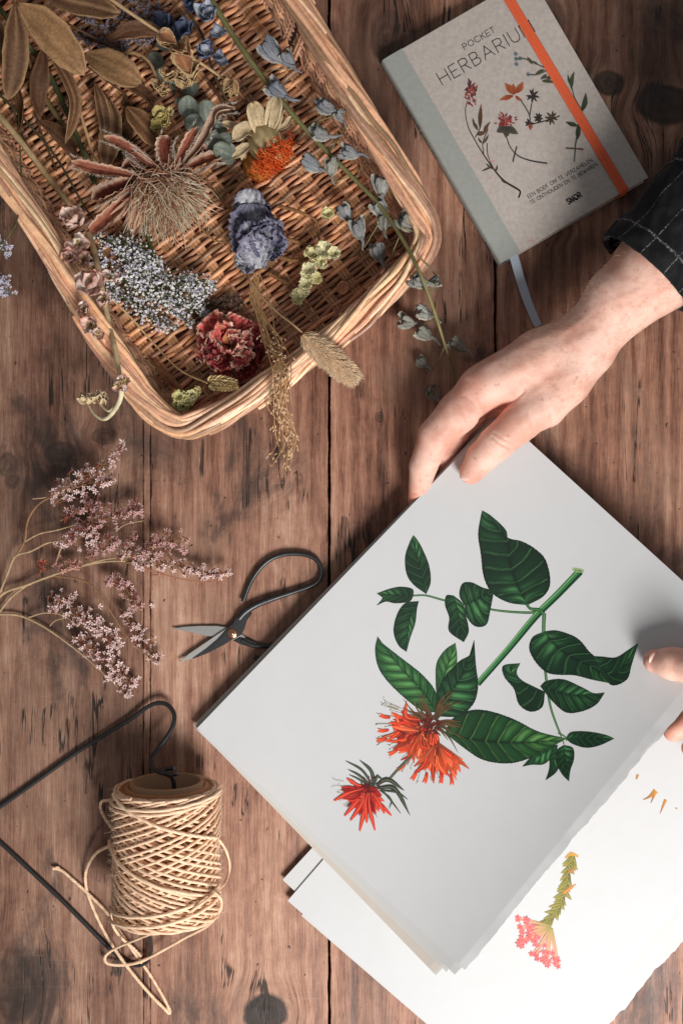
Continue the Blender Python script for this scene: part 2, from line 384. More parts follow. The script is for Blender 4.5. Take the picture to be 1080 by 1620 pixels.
def ringpt(s, off, z):
    """s: arc position in units (may exceed PER); off: inward offset; z"""
    i = (np.asarray(s)/PER*NR) % NR; a = np.floor(i).astype(int) % NR; b = (a+1) % NR; f = (i-np.floor(i))[:, None]
    c = rimC[a]*(1-f)+rimC[b]*f; n = nrm(inn[a]*(1-f)+inn[b]*f)
    o = c+n*np.asarray(off)[:, None] if np.ndim(off) else c+n*off
    o = o.copy(); o[:, 2] = z; return o
WC = lambda k=1.0: srgb(*(np.array((232, 178, 142))*k*rng.uniform(.80, 1.12)+rng.normal(0, 2.5, 3)))
def basket():
    t = thing('wicker_basket', 'large rectangular honey brown willow basket holding the dried flowers', 'basket', (250, 200, 0))
    # floor polygon
    fl = ringpt(np.linspace(0, PER, 200, endpoint=False), 52, 0.0)[:, :2]
    def inside(p):
        x, y = p; a = fl; b = np.roll(fl, -1, 0); c = (a[:, 1] > y) != (b[:, 1] > y)
        xi = (b[:, 0]-a[:, 0])*(y-a[:, 1])/(b[:, 1]-a[:, 1]+1e-9)+a[:, 0]; return (np.sum(c & (x < xi)) % 2) == 1
    e1 = nrm(np.array((410, 300, 0.))); e2 = np.array((-e1[1], e1[0], 0.)); c0 = U(250, 190, 0)
    mw, ms = MB(), MB(); sp = 40.0
    k = 0
    for a in np.arange(-640, 640, 7.9):
        k += 1
        bs = np.arange(-460, 460, 5.0); a2 = a+rng.normal(0, .8)
        pts = np.array([c0+e2*a2+e1*b for b in bs]); ins = np.array([inside(p[:2]) for p in pts])
        if ins.sum() < 4: continue
        i0, i1 = np.where(ins)[0][[0, -1]]; b = bs[max(i0-1, 0):i1+2]; pts = pts[max(i0-1, 0):i1+2].copy()
        pts += e2*(wob(b*.045, k*7+1)*2.2)[:, None]
        pts[:, 2] = 12+4.0*np.sin(b*np.pi/sp/1.0+(k % 2)*np.pi)+wob(b*.03, k)*.7
        cc = srgb(*(np.array((216, 156, 116))*rng.uniform(.70, 1.18)+rng.normal(0, 2.5, 3)))
        mw.tube(pts, rng.uniform(3.1, 4.15), cc, 6)
    for b in np.arange(-468, 468, sp):
        for off in (-5, 0.5, 6):
            a = np.arange(-640, 640, 12.0); pts = np.array([c0+e2*x+e1*(b+off) for x in a]); ins = np.array([inside(p[:2]) for p in pts])
            if ins.sum() < 3: continue
            i0, i1 = np.where(ins)[0][[0, -1]]; pts = pts[i0:i1+1].copy(); pts[:, 2] = 12
            ms.tube(pts, 3.4, srgb(*(np.array((196, 146, 104))*rng.uniform(.85, 1.1))), 6)
    mw.build('base_weave', M['willow'], t); ms.build('base_stake', M['willow'], t)
    # side walls
    mwall, mst = MB(), MB(); nst = int(PER/30); stp = PER/nst
    s = np.arange(0, PER+1, 6.0)
    for r in range(17):
        z = 12+r*5.4; h = (z-6)/100; off = 50-(50-20)*h**0.9
        ph = (r % 2)*np.pi
        o = off+3.4*np.sin(s/stp*np.pi+ph)+wob(s*.03, 300+r)*1.2
        zz = z+wob(s*.02, 400+r)*2.2+1.5*np.sin(s/PER*2*np.pi*3+r)
        # break the ring into rods
        cuts = np.sort(rng.integers(0, len(s), 9)); cuts = np.concatenate([[0], cuts, [len(s)-1]])
        for a, b in zip(cuts[:-1], cuts[1:]):
            if b-a < 6: continue
            b2 = min(b+8, len(s)-1); seg = slice(a, b2); rad = rng.uniform(2.6, 3.5); n = b2-a
            rr = rad*np.clip(np.minimum(np.arange(n)+3, (n-np.arange(n))+2)/8.0, .5, 1)
            p = ringpt(s[seg], o[seg]+np.linspace(-1.5, 1.5, n), 0); p[:, 2] = zz[seg]
            mwall.tube(p, rr, WC(.93), 6)
    for i in range(nst):
        for q in (-3, 3):
            ss = np.full(8, (i+.5)*stp+q); h = np.linspace(0, 1, 8); p = ringpt(ss, 52-(52-20)*h**.9, 0); p[:, 2] = 8+h*95
            mst.tube(p, 2.8, WC(.98), 6)
    mwall.build('side_weave', M['willow'], t); mst.build('side_stake', M['willow'], t)
    # rolled border: overlapping rods that climb from the inside over the top to the outside
    mr = MB(); n = int(PER/24)
    for i in range(n):
        s0 = i*PER/n+rng.normal(0, 16); L = rng.uniform(330, 620); k = 48; ss = s0+np.linspace(0, L, k); u = np.linspace(0, 1, k)
        th = np.radians(rng.uniform(170, 225))-np.radians(rng.uniform(130, 235))*u**rng.uniform(.8, 1.25)   # 180 = inner side, 90 = top, 0 = outer
        ro = rng.uniform(.82, 1.12)
        off = 21-16.5*np.cos(th)*ro+wob(u*8, 900+i)*3.4
        z = 97+14*np.sin(th)*ro+wob(u*8, 1200+i)*2.6
        rad = rng.uniform(3.0, 4.5)*(1-.2*u)*np.clip(np.minimum(u*14+.35, (1-u)*30+.85), 0, 1)
        p = ringpt(ss, off, 0); p[:, 2] = z
        mr.tube(p, rad, WC(rng.choice([.86, 1.0, 1.08, 1.16])), 8)
    for i in range(12):    # straight runners under the roll keep it closed
        k = 500; ss = np.linspace(0, PER, k); a = i/12*2*np.pi
        p = ringpt(ss, 21+9.5*np.cos(a)+wob(ss*.02, i+50)*2, 0); p[:, 2] = 95+9*np.sin(a)+wob(ss*.02, i+80)*1.5
        mr.tube(p, 4.4, WC(.95), 6)
    mr.build('rim', M['willow'], t)
    return t
basket()
# ---------------------------------------------------------------- paper sheets
def paper_mat():
    m = NT('art_paper'); co = m.obj()
    n = m.noise(co, 60, 4, .6); n2 = m.noise(co, 1400, 3, .6)
    c = m.mix(m.rng(n, .35, .7), (.60, .603, .605), (.59, .592, .592)); c = m.mix(m.rng(n2, .3, .7, 0, .12), c, (.55, .55, .55))
    cc = m.mix(1.0, c, m.attr(), 'MULTIPLY')
    m.put(m.b.inputs['Base Color'], cc)
    m.b.inputs['Roughness'].default_value = .6; m.b.inputs['Specular IOR Level'].default_value = .3
    h = m.math('ADD', m.math('MULTIPLY', m.noise(co, 9, 1, .5), 1.0), m.math('MULTIPLY', n2, .02))
    m.put(m.b.inputs['Normal'], m.bump(h, .12, .0008))
    tr = m.node('ShaderNodeBsdfTranslucent'); m.put(tr.inputs[0], cc)
    mx = m.node('ShaderNodeMixShader'); mx.inputs[0].default_value = .08
    m.t.links.new(m.b.outputs[0], mx.inputs[1]); m.t.links.new(tr.outputs[0], mx.inputs[2]); m.t.links.new(mx.outputs[0], m.out.inputs[0])
    return m.mat
M['paper'] = paper_mat()
class Quad:
    def __init__(s, A, B, C, D): s.A, s.B, s.C, s.D = [np.array(p, float) for p in (A, B, C, D)]
    def pt(s, u, v):
        u = np.asarray(u)[..., None]; v = np.asarray(v)[..., None]
        return (s.A*(1-u)+s.B*u)*(1-v)+(s.D*(1-u)+s.C*u)*v
    def vinv(s, q):
        q = np.asarray(q, float); u = np.full(q.shape[:-1], .5); v = u.copy()
        for _ in range(6):
            f = s.pt(u, v)-q; du = (s.B-s.A)*(1-v)[..., None]+(s.C-s.D)*v[..., None]; dv = (s.D-s.A)*(1-u)[..., None]+(s.C-s.B)*u[..., None]
            det = du[..., 0]*dv[..., 1]-du[..., 1]*dv[..., 0]; u = u-(f[..., 0]*dv[..., 1]-f[..., 1]*dv[..., 0])/det; v = v-(du[..., 0]*f[..., 1]-du[..., 1]*f[..., 0])/det
        return u, v
    def inv(s, x, y):
        u, v = .5, .5; p = np.array((x, y), float)
        for _ in range(6):
            f = s.pt(u, v)-p; du = (s.B-s.A)*(1-v)+(s.C-s.D)*v; dv = (s.D-s.A)*(1-u)+(s.C-s.B)*u
            J = np.array([du, dv]).T; d = np.linalg.solve(J, -f); u += d[0]; v += d[1]
        return u, v
Q1 = Quad((312, 1152), (789, 655), (1169, 1001), (735, 1535))
Q2 = Quad((455, 1425), (905, 905), (1262, 1212), (811, 1738))
def Z1(u, v):
    u = np.clip(u, 0, 1.2); v = np.clip(v, 0, 1.2)
    return 26+44*u**1.2+v**2.3*(112+10*u)-6*np.sin(np.pi*np.clip(v, 0, 1))*np.clip(1-u, 0, 1)
def Z2(u, v): return 13+3*np.sin(u*3)+2.5*v**2
def sheet(name, label, group, Q, Zf, dz, seed, torn=4.0, tone=(1, 1, 1), tmin=None, curlA=0.0, lift=-1.1):
    nu, nv = 150, 70; u = np.linspace(0, 1, nu); v = np.concatenate([np.linspace(0, .972, nv-12), np.linspace(.976, 1, 12)])
    Um, Vm = np.meshgrid(u, v, indexing='ij'); p = Q.pt(Um, Vm)
    e = torn*(vnoise(u*9, seed)*.6+vnoise(u*46, seed+1)*.4); nrmv = nrm((Q.D-Q.A))
    w = np.clip((Vm-.976)/.024, 0, 1)
    p = p+nrmv*(w*e[:, None])[..., None]
    # other edges: only a hair of unevenness
    Qz = Q1 if Zf is not Z2 else Q2; uz, vz = Qz.vinv(p); z = Zf(uz, vz)+dz+w*(vnoise(u*22, seed+2)*.5+lift)[:, None]+.5*wob(uz*7+vz*5, 6 if Qz is Q1 else 16)
    z = z+curlA*np.exp(-((Um)**2+(Vm)**2)/.012)
    if tmin is not None: z = np.maximum(z, tmin)
    f = (HP-z)/HP; T = np.stack([(p[..., 0]-540)*f, (810-p[..., 1])*f, z], -1); B = T.copy(); B[..., 2] -= 1.0
    c = np.tile(np.asarray(tone, float), (nu, nv, 1)); c[:, -4:] *= 1.10
    mb = MB(); mb.grid(T[:, ::-1], c[:, ::-1]); mb.grid(B, c)
    for a, b in ((T[0], B[0]), (B[-1], T[-1]), (B[:, 0], T[:, 0]), (T[:, -1], B[:, -1])): mb.grid(np.stack([a, b]), np.asarray(tone, float)*.97)
    o = mb.build(name, M['paper'])
    md = None
    return tag(o, label, 'paper sheet', group)
def shiftQ(Q, a, b, c, d): return Quad(Q.A+np.array(a), Q.B+np.array(b), Q.C+np.array(c), Q.D+np.array(d))
hi_ = 'white sheets held in the hands'
lo = 'loose white sheets in the lower stack'
s2 = [sheet('paper_sheet', 'white sheet with a pink and green flower print, top of the lower stack', lo, Q2, Z2, 0, 11, 3.5)]
sheet('paper_sheet', 'blank white sheet right under the pink flower print, its left corner poking out furthest', lo, shiftQ(Q2, (-8, -33), (-5, -4), (8, 8), (-10, -18)), Z2, -2.8, 12, 3.5, (.98, .98, .97))
sheet('paper_sheet', 'white sheet third down in the lower stack, torn edge beyond the pink print', lo, shiftQ(Q2, (22, 24), (16, 14), (20, 17), (18, 16)), Z2, -5.2, 13, 4.5, (.99, .98, .96))
sheet('paper_sheet', 'bottom white sheet of the lower stack lying on the wood', lo, shiftQ(Q2, (40, -38), (24, -14), (36, 27), (24, 24)), Z2, -8.0, 14, 4.5, (.97, .96, .93))
s1 = sheet('paper_sheet', 'large white sheet with a red flower and green leaves print, held between both hands', hi_, Q1, Z1, 0, 1, 2.6, (1, 1, 1))
sheet('paper_sheet', 'white sheet directly beneath the red flower print, edge just showing', hi_, shiftQ(Q1, (2, 4), (-3, 0), (9, 11), (-15, 8)), Z1, -3.4, 2, 3.0, (.98, .97, .95))
sheet('paper_sheet', 'white sheet third down in the held stack, edge running beside its bottom corner', hi_, shiftQ(Q1, (-1, 2), (-8, 3), (5, 6), (-29, 3)), lambda u, v: Z1(u, v)*(1-.02*v), -6.4, 3, 4.0, (1, .97, .93))
sheet('paper_sheet', 'lowest sheet of the held stack with its bottom corner furthest left', hi_, shiftQ(Q1, (-6, -5), (-3, 1), (4, 6), (-48, 6)), lambda u, v: Z1(u, v)*(1-.04*v)-3.5*np.exp(-v*30)*np.clip(1-u, 0, 1)**.7, -9.6, 4, 3.0, (1, .90, .79))

# ---- printing on a sheet: everything in photo pixels, laid 0.3 above the paper
class Ink:
    def __init__(s, Q, Zf, h=.35): s.Q, s.Zf, s.h, s.mb, s.k = Q, Zf, h, MB(), 0
    def map(s, p, extra=0):
        p = np.asarray(p, float); sh = p.shape[:-1]; q = p.reshape(-1, 2); s.k += 1
        u = np.full(len(q), .5); v = np.full(len(q), .5); Q = s.Q
        for _ in range(6):
            f = Q.pt(u, v)-q; du = (Q.B-Q.A)*(1-v)[:, None]+(Q.C-Q.D)*v[:, None]; dv = (Q.D-Q.A)*(1-u)[:, None]+(Q.C-Q.B)*u[:, None]
            det = du[:, 0]*dv[:, 1]-du[:, 1]*dv[:, 0]; fu = -(f[:, 0]*dv[:, 1]-f[:, 1]*dv[:, 0])/det; fv = -(du[:, 0]*f[:, 1]-du[:, 1]*f[:, 0])/det
            u = u+fu; v = v+fv
        z = s.Zf(u, v)+s.h+s.k*.0022+extra+.5*wob(u*7+v*5, s.seed) if hasattr(s, 'seed') else s.Zf(u, v)+s.h+s.k*.0022+extra
        f = (HP-z)/HP; return np.stack([(q[:, 0]-540)*f, (810-q[:, 1])*f, z], -1).reshape(sh+(3,))
    def leaf(s, mid, L, R, c=(26, 66, 38), dark=(9, 24, 17), lite=(84, 146, 86), nve=7, flip=1, n=120, jag=.8):
        n1 = 19; mid = smooth(mid, n); L = resamp(smooth(L, 80), n); R = resamp(smooth(R, 80), n); k = np.linspace(0, 1, n)
        jg = ((k*nve*4) % 1-.4)*jag*np.sin(np.pi*k); 
        L = L+nrm(L-mid+1e-6)*jg[:, None]; R = R+nrm(R-mid+1e-6)*jg[:, None]
        w = np.linspace(0, 1, n1); P = np.concatenate([(L[:, None]*(1-w)[None, :-1, None]+mid[:, None]*w[None, :-1, None]), (mid[:, None]*(1-w)[None, :, None]+R[:, None]*w[None, :, None])], 1)
        V = np.concatenate([w[:-1]-1, w]); Um, VV = np.meshgrid(k, V, indexing='ij'); a = np.abs(VV)
        ph = (Um*nve-a*1.35); ph = ph+.10*wob(Um*13, s.k+3); fr = ph % 1.0
        sh = .5+.5*np.cos((fr-.32)*2*np.pi)                       # bright between veins
        lum = (.35+.65*sh**1.6)*(.6+.4*np.sin(Um*5.5+s.k))*(1-.35*a)*(.45+.55*np.sin(np.pi*np.clip(a, .05, 1)**.7))*(.85+.2*wob(Um*5+VV*2, s.k+5))
        lum = lum*(1.0+.25*np.sign(VV)*flip)
        vd = np.exp(-((fr-.86)/.07)**2)*.75+np.exp(-(a/.05)**2)*.9+np.exp(-((1-a)/.06)**2)*.5
        c, dark, lite = srgb(*c), srgb(*dark), srgb(*lite)
        C = c+(lite-c)*(np.clip(lum*1.2-.3, 0, 1)*.85)[..., None]; C = C+(dark-C)*np.clip((1-lum)*1.1-.28, 0, 1)[..., None]; C = C+(dark-C)*np.clip(vd, 0, .92)[..., None]
        vl = np.exp(-((fr-.95)/.035)**2)*.45*(a < .93); C = C+(lite-C)*vl[..., None]
        s.mb.grid(s.map(P), C)
    def line(s, pts, w, c, c2=None, n=None, lite=None):
        pts = np.asarray(pts, float); n = n or max(4, int(np.linalg.norm(np.diff(pts, axis=0), axis=1).sum()/4)); p = smooth(pts, n)
        t = nrm(np.gradient(p, axis=0)); nn = np.stack([-t[:, 1], t[:, 0]], 1)
        w = np.interp(np.linspace(0, 1, n), np.linspace(0, 1, len(w)), w) if np.ndim(w) else np.full(n, float(w))
        q = np.array((-1, -.5, 0, .5, 1)); P = p[:, None]+nn[:, None]*(w[:, None]*.5*q[None])[..., None]
        c = srgb(*c); c2 = c if c2 is None else srgb(*c2); C = c+(c2-c)*np.linspace(0, 1, n)[:, None, None]*np.ones((1, 5, 1))
        if lite is not None: C = C.copy(); C[:, 2] = srgb(*lite); C[:, 0] *= .5
        s.mb.grid(s.map(P), C)
    def done(s, parent, name='botanical_print'):
        return s.mb.build(name, M['print'], parent)
z4 = lambda L: [(560+x/2.298, 790+y/2.298) for x, y in L]
z5 = lambda L: [(480+x/2.7, 1080+y/2.7) for x, y in L]
z7 = lambda L: [(430+x/1.6615, 1200+y/1.6615) for x, y in L]
K = Ink(Q1, Z1); K.seed = 6
def lf(mid, L, R, **k): K.leaf(z4(mid), z4(L), z4(R), **k)
# stems
K.line(z4([(690, 415), (688, 470), (690, 560), (697, 650), (712, 750), (735, 820), (752, 860)]), [6, 5, 4.5, 4, 3.5, 3], (40, 88, 50), lite=(110, 150, 96))
K.line(z4([(668, 408), (640, 412), (580, 410), (520, 404), (470, 395), (400, 382), (330, 368), (262, 350), (215, 350)]), [4, 3.5, 3, 3, 3, 2.6], (40, 84, 48), lite=(104, 140, 90))
K.line(z4([(820, 262), (740, 345), (660, 425), (560, 545), (448, 672)]), [12, 11, 10.5, 9.5, 9.5], (44, 100, 58), lite=(58, 118, 70))
K.line(z4([(826, 266), (746, 349), (666, 429), (566, 549), (456, 674)]), [3.2], (18, 50, 28)); K.line(z4([(815, 256), (735, 340), (655, 418), (555, 538), (446, 664)]), [1.6], (120, 165, 105))
K.line(z4([(793, 254), (815, 258), (834, 262)]), [4.5, 6.5, 4.5], (150, 170, 120)); K.line(z4([(798, 256), (830, 262)]), [1.8], (60, 90, 50))
K.line(z4([(625, 380), (640, 398), (672, 402), (688, 418)]), [4, 5, 6], (36, 80, 44), lite=(80, 128, 74))
lf([(630, 385), (590, 310), (565, 230), (555, 150), (510, 90), (465, 40)], [(630, 385), (560, 375), (500, 340), (470, 280), (460, 200), (450, 130), (458, 70), (465, 40)], [(630, 385), (690, 350), (712, 300), (695, 220), (650, 175), (600, 150), (560, 145), (550, 110), (500, 62), (465, 40)], nve=8, flip=-1)
lf([(262, 345), (240, 260), (225, 190), (215, 130)], [(262, 345), (215, 310), (190, 270), (185, 210), (200, 160), (215, 130)], [(262, 345), (278, 300), (272, 240), (248, 180), (228, 145), (215, 130)], nve=7)
lf([(215, 352), (150, 348), (82, 342)], [(215, 352), (200, 372), (150, 378), (115, 372), (82, 385), (104, 362), (82, 342)], [(215, 352), (212, 326), (170, 318), (130, 325), (82, 342)], nve=6)
lf([(235, 370), (205, 420), (195, 490), (190, 555)], [(235, 370), (185, 378), (155, 420), (143, 480), (160, 530), (190, 555)], [(235, 370), (228, 400), (222, 450), (205, 500), (190, 555)], nve=7)
lf([(400, 385), (430, 370), (470, 350), (508, 330)], [(400, 385), (382, 350), (392, 308), (425, 302), (470, 322), (508, 330)], [(400, 385), (410, 430), (440, 462), (480, 455), (495, 400), (508, 330)], nve=5)
lf([(362, 350), (375, 400), (385, 460), (398, 520)], [(362, 350), (335, 350), (330, 385), (345, 430), (345, 480), (398, 520)], [(362, 350), (395, 380), (408, 430), (416, 480), (398, 520)], nve=6)
lf([(690, 480), (720, 520), (790, 575), (870, 612), (925, 668)], [(690, 480), (645, 505), (640, 560), (700, 630), (800, 640), (860, 655), (925, 668)], [(690, 480), (740, 478), (810, 505), (855, 555), (890, 590), (925, 668)], nve=7, flip=-1)
lf([(868, 570), (895, 610), (940, 640), (990, 590), (1032, 522)], [(868, 570), (900, 630), (935, 676), (990, 655), (1008, 600), (1032, 522)], [(868, 570), (900, 572), (950, 575), (995, 548), (1032, 522)], nve=6)
lf([(693, 700), (650, 690), (600, 650), (570, 620), (603, 596)], [(693, 700), (683, 755), (640, 772), (598, 745), (580, 690), (545, 645), (542, 605), (603, 596)], [(693, 700), (640, 675), (605, 655), (590, 628), (603, 596)], nve=6)
lf([(675, 680), (740, 700), (820, 712), (910, 703)], [(675, 680), (720, 735), (770, 775), (830, 770), (880, 745), (910, 703)], [(675, 680), (700, 660), (760, 655), (830, 685), (870, 705), (910, 703)], nve=8)
lf([(740, 893), (700, 915), (650, 945), (610, 972)], [(740, 893), (690, 900), (645, 935), (610, 972)], [(740, 893), (730, 925), (690, 962), (645, 965), (610, 972)], nve=6, c=(40, 84, 48))
lf([(735, 900), (725, 950), (715, 985), (695, 1022)], [(735, 900), (712, 930), (708, 980), (695, 1022)], [(735, 900), (748, 945), (735, 990), (695, 1022)], nve=6)
lf([(762, 893), (765, 940), (772, 990), (780, 1026)], [(762, 893), (735, 915), (735, 960), (755, 1000), (780, 1026)], [(762, 893), (795, 905), (798, 945), (785, 985), (780, 1026)], nve=6)
lf([(768, 868), (830, 868), (890, 868), (945, 870)], [(768, 868), (790, 888), (840, 903), (890, 895), (945, 870)], [(768, 868), (790, 846), (850, 845), (910, 856), (945, 870)], nve=7)
lf([(330, 850), (420, 872), (550, 884), (660, 882), (772, 870)], [(330, 850), (400, 905), (470, 948), (560, 960), (640, 940), (720, 898), (772, 870)], [(330, 850), (355, 800), (420, 768), (490, 770), (580, 800), (670, 845), (772, 870)], nve=9, c=(44, 98, 50), lite=(112, 158, 84))
lf([(300, 730), (320, 660), (345, 590), (368, 522)], [(300, 730), (296, 660), (300, 595), (330, 548), (368, 522)], [(300, 730), (335, 680), (368, 620), (374, 570), (368, 522)], nve=7, c=(60, 118, 62), lite=(120, 166, 98))
lf([(298, 775), (250, 700), (160, 600), (85, 498)], [(298, 775), (240, 765), (150, 692), (92, 620), (76, 550), (85, 498)], [(298, 775), (298, 705), (250, 640), (165, 572), (100, 520), (85, 498)], nve=9, flip=-1, c=(50, 108, 56), lite=(112, 166, 96))
lf([(305, 790), (340, 720), (400, 620), (436, 510)], [(305, 790), (298, 725), (322, 655), (378, 592), (424, 562), (436, 510)], [(305, 790), (380, 788), (432, 745), (450, 680), (442, 600), (436, 510)], nve=8, flip=1)
K.line(z4([(740, 850), (765, 862), (772, 878)]), [2], (70, 100, 50)); K.line(z4([(750, 860), (762, 890)]), [1.6], (60, 90, 50))
def petals(cx, cy, n, a0, a1, l0, l1, cols, w, cur=.5, start=.12):
    for i in range(n):
        a = math.radians(rng.uniform(a0, a1)); L = rng.uniform(l0, l1); b = a+rng.normal(0, cur)
        p0 = np.array((cx, cy))+np.array((math.cos(a), math.sin(a)))*L*start*rng.uniform(.4, 3.5); p1 = np.array((cx, cy))+np.array((math.cos(a), math.sin(a)))*L*.65; p2 = p1+np.array((math.cos(b), math.sin(b)))*L*.36
        c = cols[int(rng.integers(len(cols)))]; k = rng.uniform(.75, 1.15); cc = np.clip(np.array(c)*k, 0, 255)
        K.line([p0, p1, p2], [w*.5, w*.8, w*1.25, w*.9, w*.15], cc*.6, cc, lite=np.clip(cc*1.12+12, 0, 255) if rng.random() < .6 else None)
OR = [(232, 88, 50), (214, 66, 38), (240, 112, 70), (190, 46, 30), (224, 78, 44), (150, 34, 26)]
fc = z4([(290, 812)])[0]
for i in range(34):   # stamens
    a = math.radians(rng.uniform(70, 205)); d = np.array((math.cos(a), math.sin(a))); L = rng.uniform(70, 96)
    p = np.array(fc)+d*L; K.line([np.array(fc)+d*L*.7, p, p+np.array((rng.normal(0, 3), rng.normal(0, 3)))], .5, (140, 120, 90)); K.line([p, p+(1.2, .8)], 1.5, (80, 70, 30))
for _q in range(26):
    a = math.radians(rng.uniform(60, 205)); d = np.array((math.cos(a), math.sin(a))); o_ = np.array(fc)+(-12, 14); K.line([o_, o_+d*22, o_+d*rng.uniform(34, 50)], [8, 13, 5], (150, 44, 28), (196, 66, 38))
petals(fc[0], fc[1], 70, 78, 200, 48, 86, OR, 6.0, .6, .3); petals(fc[0]-20, fc[1]+14, 70, 60, 210, 20, 56, OR, 5.6, .8)
petals(fc[0]+4, fc[1]+30, 44, 35, 125, 36, 68, OR[:3]+[(236, 96, 56)], 6.2, .4)
for (x, y) in [(95, 790), (90, 845), (85, 880), (150, 790), (130, 930), (165, 985), (260, 1030), (320, 1030), (375, 960), (360, 1035), (215, 1020)]:
    p = np.array(z4([(x, y)])[0]); d = nrm(p-np.array(fc)); K.line([p-d*16, p-d*6, p+d*2], [3, 6.5, 1], (170, 40, 28), (236, 92, 56)); q = np.array((-d[1], d[0])); K.line([p-d*9, p+d*1+q*5], [4, .8], (226, 80, 46))
BR = [(86, 54, 38), (56, 36, 28), (104, 70, 46), (60, 56, 32)]
for i in range(34):
    a = math.radians(rng.choice([rng.uniform(-8, 60), rng.uniform(195, 250), rng.uniform(280, 312)])); L = rng.uniform(22, 58); d = np.array((math.cos(a), math.sin(a))); b = a+rng.normal(.25, .2)
    K.line([np.array(fc)+d*4, np.array(fc)+d*L*.6, np.array(fc)+d*L*.6+np.array((math.cos(b), math.sin(b)))*L*.5], [2.6, 3.2, 2, .5], BR[int(rng.integers(4))], (96, 74, 46))
for i in range(70):
    a = rng.random()*6.28; r = rng.uniform(0, 17); p = np.array(fc)+(-10, 4)+np.array((math.cos(a), math.sin(a)))*r; K.line([p, p+rng.normal(0, 5, 2)], [3.6, 1.6], (64, 26, 22), (110, 40, 28))
# small flower
sc_ = np.array(z5([(275, 445)])[0])
K.line(z5([(365, 415), (410, 365), (462, 312)]), 3.0, (66, 78, 58), lite=(110, 120, 100))
for i in range(16):
    a = math.radians(rng.uniform(65, 200)); d = np.array((math.cos(a), math.sin(a))); L = rng.uniform(44, 56); K.line([sc_+d*L*.7, sc_+d*L, sc_+d*L+rng.normal(0, 3, 2)], .5, (120, 110, 90))
for _q in range(16):
    a = math.radians(rng.uniform(20, 200)); d = np.array((math.cos(a), math.sin(a))); K.line([sc_, sc_+d*14, sc_+d*rng.uniform(20, 28)], [5, 9, 3], (110, 22, 22), (170, 36, 32))
petals(sc_[0]-4, sc_[1]+8, 60, 25, 200, 18, 40, [(206, 44, 34), (188, 32, 30), (224, 74, 48), (150, 26, 24)], 4.0, .4)
for tp in [(130, 505), (185, 410), (200, 590), (240, 635), (305, 632), (375, 568), (345, 560), (175, 570), (270, 600)]:
    p = np.array(z5([tp])[0]); d = nrm(p-sc_); K.line([sc_+d*8, (sc_+p)/2+rng.normal(0, 2, 2), p], [2, 4.5, 6.5, 2], (150, 30, 26), (216, 56, 40), lite=(232, 96, 66))
for pts, w in (([(300, 445), (290, 380), (240, 332)], 6), ([(295, 440), (250, 375), (180, 335)], 4), ([(290, 440), (235, 395), (190, 372)], 4), ([(285, 445), (230, 410), (195, 395)], 3),
               ([(310, 440), (360, 415), (430, 462)], 7), ([(320, 450), (390, 455), (455, 568)], 7), ([(330, 455), (370, 500), (415, 560)], 3), ([(330, 460), (400, 470), (445, 500)], 3), ([(300, 440), (315, 400), (340, 420)], 5), ([(325, 460), (375, 500), (365, 540)], 2.5)):
    K.line(z5(pts), [w*.5, w, w*.8, .6], (30, 34, 28), (52, 60, 46), lite=(96, 106, 84))
for i in range(30):
    p = sc_+rng.normal(0, 9, 2)*(1.2, .8); K.line([p, p+rng.normal(0, 4, 2)], [2.4, 1], (86, 18, 22))
K.done(s1)
# lower sheet print
K = Ink(Q2, Z2); K.seed = 16
stemp = smooth(z7([(790, 255), (778, 300), (768, 350), (752, 395), (725, 425), (690, 445)]), 30)
K.line(stemp, 7, (120, 118, 44), lite=(150, 146, 60))
for i in range(44):
    t_ = i/43; p = stemp[int(t_*29)]; sd = (-1)**i; ang = math.radians(95+22*t_*2+sd*rng.uniform(25, 60)) if t_ < .6 else math.radians(130+sd*rng.uniform(20, 55))
    d = np.array((math.cos(ang), math.sin(ang))); L = 15+rng.uniform(-3, 5)
    K.line([p-d*3, p+d*L*.5+(sd*1.5, 0), p+d*L], [3, 8, 6, .8], (92, 92, 32) if i % 3 else (66, 74, 26), (140, 130, 48), lite=(156, 142, 60))
K.line(z7([(770, 262), (785, 250), (804, 258)]), [2, 6, 3], (190, 140, 50)); K.line(z7([(765, 355), (785, 340), (798, 330)]), [3, 5, 1], (206, 120, 50)); K.line(z7([(780, 300), (794, 290)]), [3, 1], (206, 100, 50))
fb = np.array(z7([(735, 440)])[0])
for i in range(58):
    a = math.radians(rng.uniform(78, 196)); d = np.array((math.cos(a), math.sin(a))); L = rng.uniform(28, 66)
    if i < 30: K.line([fb+d*4, fb+d*L*.5, fb+d*L], [2, 3, 2], (150, 140, 70), (224, 150, 130))
    c = fb+d*L*rng.uniform(.9, 1.02)+(-2, 0); ph = rng.random()*6.28
    for k in range(5):
        e = np.array((math.cos(ph+k*1.257), math.sin(ph+k*1.257))); K.line([c, c+e*3, c+e*5.2], [1.6, 3.4, .8], (206, 84, 84), (226, 128, 122) if i % 2 else (214, 104, 102))
    K.line([c-(.8, 0), c+(.8, 0)], 1.6, (176, 52, 60))
K.done(s2[0], 'flower_print'); K = Ink(Q2, Z2, .5); K.seed = 16
z6 = lambda L: [(780+x/3.6, 1000+y/3.6) for x, y in L]
for pts, w in (([(850, 955), (885, 940), (925, 905)], [.5, 4, 9]), ([(895, 975), (910, 940), (920, 905)], [.5, 3, 6]), ([(948, 1035), (965, 990), (980, 955)], [.5, 3, 5]), ([(812, 838), (822, 812)], [2, 4]), ([(1035, 1000), (1045, 1008)], [1, 2])):
    K.line(z6(pts), w, (150, 92, 24), (196, 136, 44), lite=(170, 108, 30))
K.done(s2[0], 'petal_print')
